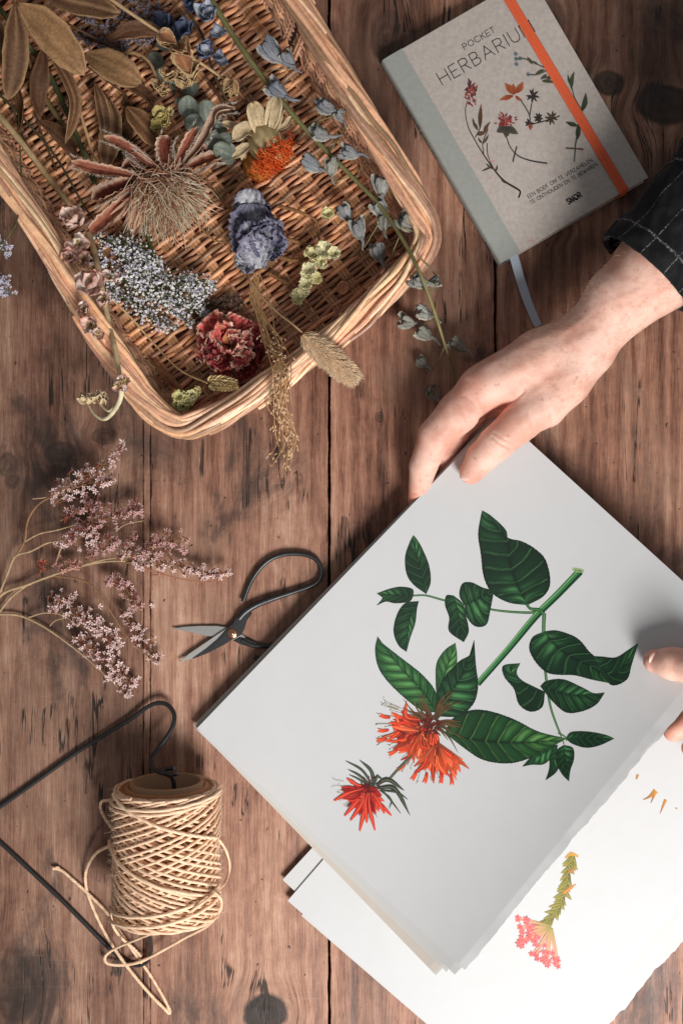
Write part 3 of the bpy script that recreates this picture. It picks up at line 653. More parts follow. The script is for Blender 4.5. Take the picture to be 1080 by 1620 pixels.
# ---------------------------------------------------------------- stroke lettering (unit box glyphs, y down, cap height 1)
G = {'A': (.8, [[(0, 1), (.4, 0), (.8, 1)], [(.15, .65), (.65, .65)]]), 'B': (.62, [[(0, 0), (0, 1), (.38, 1), (.6, .88), (.6, .62), (.38, .5), (0, .5)], [(0, 0), (.34, 0), (.54, .1), (.54, .38), (.34, .5)]]),
     'C': (.8, [[(.78, .2), (.6, .03), (.38, 0), (.12, .12), (0, .4), (0, .62), (.12, .88), (.38, 1), (.62, .96), (.78, .8)]]), 'D': (.7, [[(0, 0), (0, 1), (.34, 1), (.62, .82), (.7, .5), (.62, .18), (.34, 0), (0, 0)]]),
     'E': (.54, [[(.54, 0), (0, 0), (0, 1), (.54, 1)], [(0, .5), (.46, .5)]]), 'H': (.7, [[(0, 0), (0, 1)], [(.7, 0), (.7, 1)], [(0, .5), (.7, .5)]]), 'I': (.06, [[(.03, 0), (.03, 1)]]),
     'K': (.62, [[(0, 0), (0, 1)], [(.58, 0), (0, .55)], [(.2, .38), (.62, 1)]]), 'L': (.5, [[(0, 0), (0, 1), (.5, 1)]]), 'M': (.86, [[(0, 1), (0, 0), (.43, .7), (.86, 0), (.86, 1)]]), 'N': (.72, [[(0, 1), (0, 0), (.72, 1), (.72, 0)]]),
     'O': (.9, [[(.45, 0), (.15, .12), (0, .5), (.15, .88), (.45, 1), (.75, .88), (.9, .5), (.75, .12), (.45, 0)]]), 'P': (.58, [[(0, 1), (0, 0), (.36, 0), (.58, .12), (.58, .42), (.36, .54), (0, .54)]]),
     'R': (.62, [[(0, 1), (0, 0), (.36, 0), (.58, .12), (.58, .42), (.36, .52), (0, .52)], [(.3, .52), (.62, 1)]]), 'S': (.56, [[(.54, .16), (.4, .02), (.18, .02), (.03, .16), (.06, .36), (.3, .48), (.52, .62), (.54, .84), (.38, .98), (.16, .98), (0, .84)]]),
     'T': (.6, [[(0, 0), (.6, 0)], [(.3, 0), (.3, 1)]]), 'U': (.68, [[(0, 0), (0, .66), (.1, .92), (.34, 1), (.58, .92), (.68, .66), (.68, 0)]]), 'V': (.74, [[(0, 0), (.37, 1), (.74, 0)]]), 'W': (1.05, [[(0, 0), (.27, 1), (.525, .15), (.78, 1), (1.05, 0)]]),
     'Z': (.6, [[(0, 0), (.6, 0), (0, 1), (.6, 1)]]), ',': (.1, [[(.08, .92), (0, 1.18)]]), ' ': (.38, [])}
def strokes(text, gap):
    x = 0; out = []
    for ch in text:
        w, ls = G[ch]
        for l in ls: out.append([(x+a, b) for a, b in l])
        x += w+gap
    return out, x-gap
# ---------------------------------------------------------------- notebook
def cover_mat():
    m = NT('recycled_cover'); co = m.obj()
    n = m.noise(co, 260, 6, .7); n2 = m.noise(co, 45, 4, .6)
    c = m.ramp(n, [(.3, srgb(174, 163, 154)), (.5, srgb(187, 176, 167)), (.7, srgb(199, 188, 179))])
    c = m.mix(m.rng(n2, .4, .7, 0, .2), c, srgb(176, 168, 164))
    v = m.node('ShaderNodeTexVoronoi'); m.put(v.inputs['Vector'], m.vmath('ADD', co, m.vmath('SCALE', m.noise(co, 300, 2, .5, 0, True)))); v.inputs['Scale'].default_value = 52
    for nd in m.t.nodes:
        if nd.type == 'VECT_MATH' and nd.operation == 'SCALE': nd.inputs['Scale'].default_value = .012
    sc = m.node('ShaderNodeSeparateColor'); m.put(sc.inputs[0], v.outputs['Color'])
    fl = m.math('MULTIPLY', m.rng(v.outputs['Distance'], .17, .08), m.rng(sc.outputs[0], .78, .80))
    c = m.mix(m.math('MULTIPLY', fl, .7), c, m.mix(m.rng(sc.outputs[1], .55, .56), srgb(206, 96, 100), srgb(120, 116, 124)))
    m.put(m.b.inputs['Base Color'], c); m.b.inputs['Roughness'].default_value = .7
    m.put(m.b.inputs['Normal'], m.bump(n, .25, .0004)); return m.mat
def notebook():
    Z = 26.0; O = U(604, 95, Z); eu = U(838, -41, Z)-O; ev = U(788, 418, Z)-O; LU = np.linalg.norm(eu); LV = np.linalg.norm(ev)
    eu = nrm(eu); ev = nrm(ev-eu*np.dot(ev, eu))
    L = lambda u, v, z: O+eu*u+ev*v+np.array((0, 0, z-Z))     # u,v in units
    t = thing('notebook', 'grey and pale green hardback herbarium notebook closed by an orange elastic', 'notebook', (815, 190, 0))
    def slab(mb, u0, u1, v0, v1, z0, z1, col, b=.8, m=0, n=1):
        q = [(u0, v0), (u1, v0), (u1, v1), (u0, v1)]; rings = []
        for (ins, z) in ((b, z0), (0, z0+b), (0, z1-b), (b, z1)):
            rings.append([L(a+(ins if a == u0 else -ins), c+(ins if c == v0 else -ins), z) for a, c in q])
        R = np.array(rings); v = R.reshape(-1, 3); f = []
        for k in range(3):
            for j in range(4): f.append((k*4+j, k*4+(j+1) % 4, k*4+4+(j+1) % 4, k*4+4+j))
        f += [(12, 13, 14, 15), (3, 2, 1, 0)]; mb.add(v, f, col, m)
    mb = MB(); slab(mb, 5, LU-5, 5, LV-5, 3, Z-2.6, srgb(226, 222, 210), .3); pb = mb.build('page_block', M['plain'], t, False)
    cm = cover_mat(); green = srgb(158, 160, 154)
    mb = MB(); slab(mb, 34, LU, 0, LV, Z-2.6, Z, (1, 1, 1)); mb.build('front_cover', cm, t, False)
    mb = MB(); slab(mb, 6, LU, 0, LV, 0.3, 2.8, (1, 1, 1)); mb.build('back_cover', cm, t, False)
    mb = MB(); vs = np.linspace(0, LV, 60); pr = [(36, Z+.35), (12, Z+.35), (9, Z-.2), (4.5, Z-.2), (1.5, Z-1), (0, Z-4), (-.8, Z*.5), (0, 4), (1.5, 1), (5, .2), (20, .2), (20, 2.9), (4, 3.6), (2.4, 6), (2, Z*.5), (2.6, Z-6), (5, Z-3), (36, Z-2.7), (36, Z+.35)]
    P3 = np.array([[L(u+.12*math.sin(v*.4), v, z) for u, z in pr] for v in vs]); mb.grid(P3, green)
    for e in (0, -1):
        q = P3[e]; k = len(pr); mb.add(q, [(i, i+1, k-2-i-1, k-2-i) for i in range(0, 8)], green)
    mb.build('spine', M['plain'], t)
    # lettering
    mb = MB(); ink = srgb(58, 54, 52)
    def put(text, u, v, cap, width, w, gap=.22, mapf=None, col=ink):
        st, tot = strokes(text, gap); sx = width/tot; sy = cap
        for l in st:
            p = np.array([(u+x*sx, v-cap+y*sy) for x, y in l]); 
            for a, b in zip(p[:-1], p[1:]):
                d = nrm(b-a); n = np.array((-d[1], d[0]))*w/2; a2, b2 = a-d*w*.35, b+d*w*.35
                q = [a2+n, b2+n, b2-n, a2-n]; mb.add([(mapf or (lambda x, y: L(x, y, Z+.12)))(*k) for k in q], [(0, 1, 2, 3)], col)
    put('HERBARIUM', 63*LU/270, 81, 20.5, 168*LU/270, 1.5, .30); put('POCKET', 121*LU/270, 51, 9.5, 56*LU/270, 1.1, .26); mb.build('title_lettering', M['print'], t, False); mb = MB()
    put('EEN BOEK OM TE VERZAMELEN,', 89, 306*LV/372, 5.6, 118*LU/270, .85, .25); put('TE ONTHOUDEN EN TE BEWAREN', 88, 316*LV/372, 5.6, 121*LU/270, .85, .25)
    mb.build('subtitle_lettering', M['print'], t, False); mb = MB()
    put('SNOR', 138, 346*LV/372, 8.8, 24, 1.9, .3, col=srgb(34, 32, 32))
    mb.build('maker_lettering', M['print'], t, False)
    K = MB()
    sq = smooth([L(143, 335.5, Z+.2), L(146, 339, Z+.2), L(150, 335.5, Z+.2), L(154, 339, Z+.2), L(158, 335.5, Z+.2), L(162, 338.5, Z+.2)], 40)
    mb = MB(); mb.tube(sq+0, .7, srgb(34, 32, 32), 4); mb.build('cover_emblem', M['print'], t)
    mb = MB(); put('HERBARIUM', 60, -8.5, 9, 92, 1.1, .35, lambda x, y: L(-1.0+abs(y+13)*.04, x+20, Z*.5-(y+13)), srgb(60, 66, 62)); mb.build('spine_lettering', M['print'], t, False); mb = MB(); put('SNOR', LV-62, -9.5, 7, 18, 1.2, .3, lambda x, y: L(-1.0+abs(y+13)*.04, x+20, Z*.5-(y+13)), srgb(60, 66, 62)); mb.build('spine_lettering', M['print'], t, False)
    # pressed flowers printed on the cover
    class CI:
        mb = MB(); k = 0
        def map(s, zp):
            s.k += 1; out = []
            for x, y in zp:
                p = U(590+x/2.204, y/2.204, Z); p[2] = Z+.12+s.k*.003; out.append(p)
            return np.array(out)
        def line(s, pts, w, c, c2=None):
            n = max(4, int(np.linalg.norm(np.diff(np.array(pts), axis=0), axis=1).sum()/7)); p = smooth(pts, n); t_ = nrm(np.gradient(p, axis=0)); nn = np.stack([-t_[:, 1], t_[:, 0]], 1)
            w = np.interp(np.linspace(0, 1, n), np.linspace(0, 1, len(w)), w) if np.ndim(w) else np.full(n, float(w))
            s.k += 1; P = p[:, None]+nn[:, None]*(w[:, None]*.5*np.array((-1, 0, 1))[None])[..., None]
            q = s.map(P.reshape(-1, 2)).reshape(n, 3, 3); c = srgb(*c); c2 = c if c2 is None else srgb(*c2); C = c+(c2-c)*np.linspace(0, 1, n)[:, None, None]*np.ones((1, 3, 1)); C[:, 1] *= .7
            s.mb.grid(q, C)
        def lf(s, a, b, w, c, c2=None): a, b = np.array(a, float), np.array(b, float); n = np.array((-(b-a)[1], (b-a)[0]))*.06*rng.uniform(-1.5, 1.5); s.line([a, (a+b)/2+n, b], [w*.15, w*.8, w, w*.6, .6], c, c2)
    c = CI(); br, dk, rd, og = (84, 62, 50), (52, 46, 44), (150, 62, 60), (168, 84, 54)
    c.line([(330, 350), (321, 385), (330, 440), (355, 490), (385, 540), (420, 590), (455, 630), (495, 655), (512, 668), (506, 690)], [3, 3, 4, 4, 5, 6, 7, 6], br, (48, 34, 30))
    for i in range(60): a = np.array((342+rng.normal(0, 11), 325+rng.normal(0, 16))); c.lf(a, a+rng.normal(0, 11, 2)-(0, 4), 7, [rd, (110, 60, 70), (176, 96, 78), (84, 58, 56)][i % 4])
    c.lf((338, 300), (330, 272), 10, (90, 60, 66))
    for a, b, w in (((372, 450), (376, 362), 16), ((385, 470), (408, 425), 13), ((365, 455), (345, 420), 12), ((360, 470), (392, 462), 18), ((350, 440), (346, 412), 9), ((385, 500), (402, 470), 9), ((410, 585), (378, 598), 8), ((415, 590), (392, 570), 9), ((425, 600), (432, 575), 8), ((445, 625), (462, 640), 7), ((380, 500), (365, 480), 9)): c.lf(a, b, w, (86, 66, 48), (120, 84, 62) if w > 12 else (86, 92, 76))
    c.line([(355, 480), (372, 445), (378, 380)], 3, br); c.line([(385, 540), (382, 500), (400, 450)], 3, br); c.line([(420, 590), (400, 545), (396, 500)], 3, br)
    for a, b, w in (((490, 330), (458, 290), 26), ((495, 325), (522, 285), 24), ((488, 335), (440, 350), 18), ((495, 335), (520, 352), 14), ((492, 330), (488, 292), 22)): c.lf(a, b, w, (150, 66, 42), (190, 108, 70))
    c.line([(510, 345), (530, 375), (545, 405), (546, 440)], [4, 5, 4], (88, 92, 92)); c.line([(545, 405), (552, 360)], 3, dk)
    for (x, y) in ((556, 335), (620, 412), (575, 412), (545, 430)):
        for k in range(8 if x > 550 else 6): a = k*.785+rng.random()*.3; r = 24 if y > 400 and x > 600 or y < 400 else 17; c.lf((x, y), (x+math.cos(a)*r, y+math.sin(a)*r*1.1), 9, (52, 46, 46) if (x+y) % 2 or y < 400 else (86, 74, 48), (70, 60, 56))
    c.line([(545, 435), (590, 425), (650, 405)], 3, dk); c.lf((545, 432), (548, 455), 14, (168, 74, 44))
    for i in range(70): a = rng.random()*6.28; r = abs(rng.normal(0, 1))*13; p = np.array((462, 424))+np.array((math.cos(a)*1.1, math.sin(a)*.9))*r; c.lf(p, p+np.array((math.cos(a), math.sin(a)))*12, 5, [(158, 60, 60), (120, 46, 50), (178, 88, 78)][i % 3])
    for b in ((430, 462), (462, 482), (505, 468)): c.lf((462, 445), b, 26, (62, 58, 52), (92, 88, 74))
    c.line([(464, 480), (478, 515), (505, 545), (550, 562), (606, 571)], [3, 3.5, 4], dk); c.line([(500, 512), (486, 566)], 3.5, dk)
    for (x, y) in ((497, 190), (498, 208), (499, 226), (540, 262), (512, 206)):
        for k in range(6): a = k*1.05; c.lf((x, y), (x+math.cos(a)*8, y+math.sin(a)*8), 5, (96, 116, 134), (120, 140, 156))
    c.line([(500, 206), (530, 208), (575, 228), (612, 245)], 3, (82, 82, 66)); c.line([(540, 262), (570, 262), (610, 245)], 3, (82, 82, 66)); c.line([(590, 275), (625, 268)], 3, dk)
    for a, b, w in (((555, 225), (536, 202), 13), ((575, 228), (550, 215), 9), ((595, 245), (565, 262), 10), ((600, 272), (632, 270), 12), ((588, 285), (630, 290), 12), ((605, 262), (582, 280), 9)): c.lf(a, b, w, (70, 76, 56), (92, 88, 64))
    c.line([(690, 300), (700, 340), (722, 380)], 3, (60, 68, 50)); c.lf((690, 312), (700, 252), 15, (62, 74, 52), (84, 96, 62)); c.lf((688, 300), (678, 262), 8, (62, 74, 52))
    c.lf((724, 392), (740, 325), 18, (56, 68, 48), (74, 88, 60)); c.line([(722, 390), (716, 450), (705, 500), (700, 565)], [4, 4, 3], (66, 66, 50)); c.lf((712, 440), (670, 428), 16, (58, 70, 50)); c.lf((710, 488), (716, 430), 18, (56, 66, 50)); c.line([(670, 518), (732, 522)], 4, (80, 72, 64))
    c.mb.build('cover_print', M['print'], t)
    # elastic band
    mb = MB(); ua = .825*LU; n = 90; vv = np.linspace(-1.5, LV+1.5, n)
    q = np.linspace(-1, 1, 17); ends = lambda v: 0
    P3 = np.array([[L(ua-2+4.5*v/LV+7.6*a, v, Z+1.5+.45*math.cos(a*22)) for a in q] for v in vv]); oc = srgb(226, 98, 58)
    C = np.array([[oc*(1+.16*math.cos(a*22))*rng.uniform(.94, 1.06) for a in q] for v in vv])
    down = np.array([[L(ua+2.5+7.6*a, LV+1.6, Z+1.5-d) for a in q] for d in (0, .8, 2, 8, 20, 25.5)]); up = np.array([[L(ua-2+7.6*a, -1.6, Z+1.5-d) for a in q] for d in (0, .8, 2, 8, 20, 25.5)])
    mb.grid(P3, C); mb.grid(down, oc); mb.grid(up[:, ::-1], oc); mb.build('elastic_band', M['elastic'], t, thick=.9)
    # ribbon marker
    pts = [(806, 392, 12), (813, 408, 11), (822, 440, 5), (836, 482, 3), (851, 516, 2.2)]; p = smooth(UU(pts), 30); mb = MB(); tt = nrm(np.gradient(p, axis=0)); sd = nrm(np.cross(tt, (0, 0, 1)))
    P3 = p[:, None]+sd[:, None]*(np.linspace(-7.5, 7.5, 7)[None]*np.linspace(1, .86, 30)[:, None])[..., None]; P3[:, :, 2] += .5*np.sin(np.linspace(0, 9, 30))[:, None]*np.linspace(-1, 1, 7)
    mb.grid(P3, srgb(176, 186, 198)); mb.build('ribbon_marker', M['satin'], t, thick=.6)
def simple(name, rough, sheen=0, spec=.4, bn=900, bs=.2, bd=.0003, metal=0):
    m = NT(name); m.put(m.b.inputs['Base Color'], m.attr()); m.b.inputs['Roughness'].default_value = rough; m.b.inputs['Specular IOR Level'].default_value = spec
    m.b.inputs['Metallic'].default_value = metal; m.put(m.b.inputs['Normal'], m.bump(m.noise(m.obj(), bn, 3, .6), bs, bd)); return m.mat
M['elastic'] = simple('elastic_weave', .6, bn=2500, bs=.5); M['satin'] = simple('satin_ribbon', .38, bn=1800, bs=.3)
M['blade'] = simple('ground_steel', .42, bn=600, bs=.3, metal=.25); M['copper'] = simple('copper_rivet', .28, metal=1, bn=400)
notebook()
# ---------------------------------------------------------------- scissors
def scissors():
    z2 = lambda L, z=6: UU([(260+p[0]/3.6, 840+p[1]/3.6, p[2] if len(p) > 2 else z) for p in L])
    t = thing('scissors', 'small black forged iron scissors lying open with their points to the left', 'scissors', (368, 1002, 0))
    blk = srgb(40, 40, 42)
    def plate(name, top, zt, zb, col, mat, bev=1.2, ridge=None):
        P = z2(top, zt); c = P.mean(0); n = len(P); mb = MB(); ins = P+nrm(c-P)*bev; ins[:, 2] = zt; mid = P.copy(); mid[:, 2] = zt-bev*.7; bot = P.copy(); bot[:, 2] = zb
        R = np.array([ins, mid, bot]); R = np.concatenate([R, R[:, :1]], 1); mb.grid(R[:, ::-1], col); v = np.vstack([ins, c+(0, 0, .4)]); v[-1, 2] = zt+.2
        mb.add(v, [(i, (i+1) % n, n) for i in range(n)], col); return mb.build(name, mat, t, False)
    st = srgb(168, 166, 162)
    plate('blade', [(46, 556), (110, 546), (200, 540), (300, 540), (380, 552), (430, 575), (465, 610), (430, 640), (390, 612), (340, 606), (240, 598), (140, 574)][::-1], 5.2, 2.6, st*.8, M['blade'], .8)
    plate('blade', [(84, 747), (140, 700), (220, 645), (300, 590), (360, 552), (392, 545), (412, 580), (400, 606), (350, 640), (270, 684), (180, 722)], 8.6, 5.8, st, M['blade'], .8)
    def bar(pts, r, name):
        mb = MB(); p = smooth(z2(pts), 90); rr = np.interp(np.linspace(0, 1, 90), np.linspace(0, 1, len(r)), r); rr = rr*(1+.03*wob(np.arange(90)*.4, 5)); mb.tube(p, rr, blk, 12); return mb.build(name, M['steel'], t)
    # the dark forged tang that overlays the blade and grows into the handle
    plate('tang', [(160, 730, 9.5), (240, 672, 9.5), (300, 620, 9.5), (352, 560, 9.5), (395, 520, 10), (425, 470, 10), (470, 445, 10), (500, 470, 10), (470, 510, 10), (455, 560, 10), (440, 590, 10), (400, 612, 10), (340, 648, 9.5), (250, 695, 9.5)], 10.4, 7.5, blk, M['steel'], 1.6)
    plate('tang', [(395, 625, 6), (430, 606, 6), (475, 615, 6), (530, 640, 6), (520, 668, 6), (470, 655, 6), (430, 645, 6)], 7.2, 3.2, blk, M['steel'], 1.2)
    bar([(425, 500, 9), (460, 462, 9), (520, 424, 8.5), (610, 388, 8), (720, 352, 7), (820, 318, 7), (875, 285, 7), (893, 240, 7), (884, 190, 7), (845, 150, 7), (780, 132, 7), (690, 132, 7), (610, 158, 7), (545, 212, 7), (490, 295, 7), (448, 402, 7)], [5.5, 5, 4.4, 3.8, 3.7, 3.8, 3.8, 3.8, 3.8, 3.7, 3.6], 'handle')
    bar([(440, 622, 5), (500, 650, 5), (570, 655, 5), (650, 652, 5), (760, 668, 5), (830, 700, 5), (850, 760, 5), (810, 815, 5), (730, 840, 5), (640, 815, 5), (570, 762, 5), (512, 716, 5)], [4.4, 4, 3.7, 3.7, 3.8, 3.8, 3.8, 3.8], 'handle')
    mb = MB(); c = z2([(388, 585)], 10.5)[0]; blob(mb, c, (8.3, 8.3, 3.2), srgb(214, 150, 116), 12, 20); blob(mb, c+(0, 0, 2.6), (3, 3, 1.6), srgb(190, 170, 150), 8, 12); mb.build('rivet', M['copper'], t)
scissors()
# ---------------------------------------------------------------- twine spool and its wire holder
def spool():
    R0 = 80.0; yt = U(265, 1240, 80)[1]; yb = U(265, 1452, 80)[1]; L = yt-yb; cx = U(264, 1240, 80)[0]
    t = thing('twine_spool', 'fat cardboard spool wound with pale tan paper twine lying on the wood', 'twine', (264, 1340, 0))
    ax = lambda th, r, y: np.stack([cx+r*np.cos(th), np.broadcast_to(y, np.shape(th)), 80+r*np.sin(th)], -1)
    th = np.linspace(0, 2*np.pi, 73)
    mb = MB(); pr = [(24, -6), (38, -6), (41, -3), (41, 1), (41, L), (37, L), (36, 2), (24, 2)]
    pr = [(55, -L-1), (55, 3), (53.5, 4.5), (50, 4.5), (48.5, 3), (48.5, -L-1), (55, -L-1)]
    P3 = np.array([ax(th, r, yt+y) for r, y in pr]); mb.grid(P3, srgb(166, 130, 100)); mb.build('cardboard_core', M['card'], t)
    rr = np.linspace(55.6, 74.5, 16)
    ends = []
    for sgn, y0 in ((1, yt-1), (-1, yb+1)):
        mb = MB()
        for i, r in enumerate(rr):
            tt = np.linspace(0, 2*np.pi, 70); p = ax(tt+i, r*(1+.004*wob(tt*2, i)), y0-sgn*(3-2.2*math.sin(i*.7)*.5)-sgn*(i/16)**2*6); mb.tube(p, 1.5, srgb(186, 130, 90)*rng.uniform(.7, 1.12), 5, cap=False)
        mb.build('twine_end_coil', M['twine'], t)
    mb = MB(); P3 = np.array([ax(th, r, y) for r, y in ((55, yt-4), (69, yt-5), (71, yt-10), (71.5, yt-L/2), (71, yb+10), (69, yb+5), (55, yb+4))]); mb.grid(P3[::-1], srgb(140, 96, 64)); mb.build('wound_twine_core', M['twine'], t)
    mb = MB(); y = np.array; cyc = 22
    for lay, (r0, N, k_, ph) in enumerate(((72.5, 17, 5, .4), (77.6, 17, 3, 2.1))):
        tc = 2+k_/N+.0015; n = int(tc*N*56); q = np.linspace(0, N, n); a = q*tc*2*np.pi; w_ = q*2 % 2; tri = 1-np.abs(w_-1); dr = np.where(w_ < 1, 1, -1)
        e = np.clip(tri, .03, .97); yy = yt-3-(L-7)*(e-.03)/.94+wob(a*.11, lay+4)*1.1
        r = r0+dr*2.3*np.tanh((tri-.48)*7)*(-1)+wob(a*1.3, lay)*.4-3*np.clip(np.abs(tri-.5)-.44, 0, 1)*12
        r = np.convolve(np.pad(r, 6, 'edge'), np.ones(13)/13, 'valid'); yy = np.convolve(np.pad(yy, 4, 'edge'), np.ones(9)/9, 'valid')
        c = srgb(236, 200, 168); C = np.array([c]*n)*(1+.08*wob(a*.5, lay+20))[:, None]
        mb.tube(ax(a+ph, r, yy), 2.15, C, 8, tw=.13)
    for (a0, a1, y0, y1, r) in ((2.6, .35, .02, .36, 83.4), (2.95, .2, .40, .80, 83.4), (3.0, .2, .90, .72, 83.0), (2.9, .25, .96, .80, 84), (2.95, .15, .1, .03, 82.6), (2.9, .2, .14, .05, 82.6)):
        a = np.linspace(a0, a1, 50); mb.tube(ax(a, r+wob(a*2, int(y0*90))*.6, yt-L*np.interp(np.linspace(0, 1, 50), (0, .5, 1), (y0, (y0+y1)/2+.02, y1))), 2.5, srgb(238, 204, 172), 8, tw=.13)
    mb.build('wound_twine', M['twine'], t)
    mb = MB(); k = 1500; a = rng.uniform(-.6, 3.8, k); yy = yt-4-(L-8)*rng.random(k); b = ax(a, 80+rng.uniform(-1, 3, k), yy); hairs(mb, b, b+np.stack([np.cos(a), 0*a, np.sin(a)], 1)*rng.uniform(.5, 3.5, (k, 1))+rng.normal(0, 2.6, (k, 3)), .2, .1, srgb(240, 214, 184), srgb(246, 226, 200), rng.normal(0, .8, (k, 3))); mb.build('twine_fuzz', M['hair'], t)
    # loose ends
    z3 = lambda L_: UU([(p[0]/2.038, 1090+p[1]/2.038, p[2]) for p in L_]); mb = MB(); c = srgb(232, 196, 162)
    def loose(pts, r=2.3, n=140):
        p = smooth(z3(pts), n); mb.tube(p, r*(1+.06*np.sin(np.arange(n)*1.1)), np.array([c*(1+.1*math.sin(i*.9)) for i in range(n)]), 8, tw=.16)
    loose([(372, 500, 60), (350, 508, 50), (310, 530, 30), (282, 575, 16), (276, 620, 8), (290, 680, 6), (330, 770, 6), (375, 845, 10), (430, 920, 14), (490, 990, 12), (535, 1035, 8), (547, 1048, 6), (548, 1035, 5)], 2.5)
    loose([(548, 1036, 5), (525, 990, 5), (480, 915, 6), (430, 845, 8), (385, 780, 10), (340, 715, 10), (280, 655, 8), (230, 610, 7), (200, 585, 6), (172, 577, 6)], 2.4)
    loose([(200, 585, 6), (186, 574, 6), (172, 582, 7)], 1.6, 20)
    loose([(705, 485, 90), (728, 520, 60), (740, 570, 40), (728, 620, 60), (700, 650, 110), (640, 700, 150), (540, 765, 120), (440, 808, 60), (370, 838, 24), (340, 862, 16), (345, 884, 14), (390, 890, 12), (450, 880, 14), (520, 845, 20), (600, 800, 30), (670, 762, 50), (708, 715, 90), (712, 680, 110), (690, 655, 140)])
    loose([(400, 345, 118), (360, 358, 70), (330, 362, 50), (325, 385, 50), (345, 425, 70), (375, 462, 100), (420, 500, 140)])
    loose([(372, 690, 80), (362, 720, 60), (366, 765, 40), (395, 805, 20), (430, 835, 12), (455, 862, 10)])
    mb.build('loose_twine', M['twine'], t)
    w = thing('wire_holder', 'bent black wire hanger running through the twine spool', 'wire holder', (120, 1300, 0))
    pts = [(440, 700, 80), (470, 740, 80), (478, 775, 72), (486, 820, 40), (486, 850, 18), (474, 878, 8), (450, 890, 6), (420, 884, 5), (370, 850, 4.4), (330, 812, 4.2), (200, 680, 4), (60, 548, 4), (0, 492, 4), (-50, 446, 4), (-74, 432, 4), (-50, 408, 4), (0, 380, 4.5), (120, 296, 5), (250, 203, 6), (350, 140, 8), (420, 98, 10), (470, 62, 12), (505, 46, 14), (538, 50, 18), (560, 76, 24), (560, 112, 30), (540, 152, 36), (512, 190, 42), (490, 222, 52), (488, 246, 62), (510, 266, 72), (540, 276, 80), (560, 300, 80), (560, 420, 80)]
    p = smooth(z3(pts), 420); mb = MB(); mb.tube(p, 3.5, srgb(34, 33, 34), 10); mb.build('bent_wire', M['steel'], w)
    mb = MB(); a = np.linspace(0, 5.4, 50); c0 = U(270, 1224, 66); mb.tube(np.stack([c0[0]+9*np.cos(a)*1.3, c0[1]+4+a*1.2, c0[2]+16+9*np.sin(a)], 1), 3.5, srgb(34, 33, 34), 10); mb.build('wire_coil', M['steel'], w)
M['card'] = simple('cardboard', .8, bn=500, bs=.3)
spool()
# ---------------------------------------------------------------- dried plants
def jit(c, a=.12): return np.clip(np.asarray(c)*rng.uniform(1-a, 1+a), 0, 1)
def ang(a, b, z=0.0): return np.array((math.cos(math.radians(a))*math.cos(math.radians(b)), math.sin(math.radians(a))*math.cos(math.radians(b)), math.sin(math.radians(b))))
UP = np.array((0, 0, 1.0))
def stem(mb, pts, r, col, n=60, col2=None, knob=.1, k=7):
    p = smooth(UU(pts), n); q = np.linspace(0, 1, n); rr = np.interp(q, np.linspace(0, 1, len(r)), r) if np.ndim(r) else np.full(n, float(r)); rr = rr*(1+knob*wob(q*40, int(rng.integers(1e6))))
    c = np.asarray(col); c2 = c if col2 is None else np.asarray(col2); C = c+(c2-c)*q[:, None]; C = C*(1+.12*wob(q*30, int(rng.integers(1e6))))[:, None]
    mb.tube(p, rr, C, k); return p
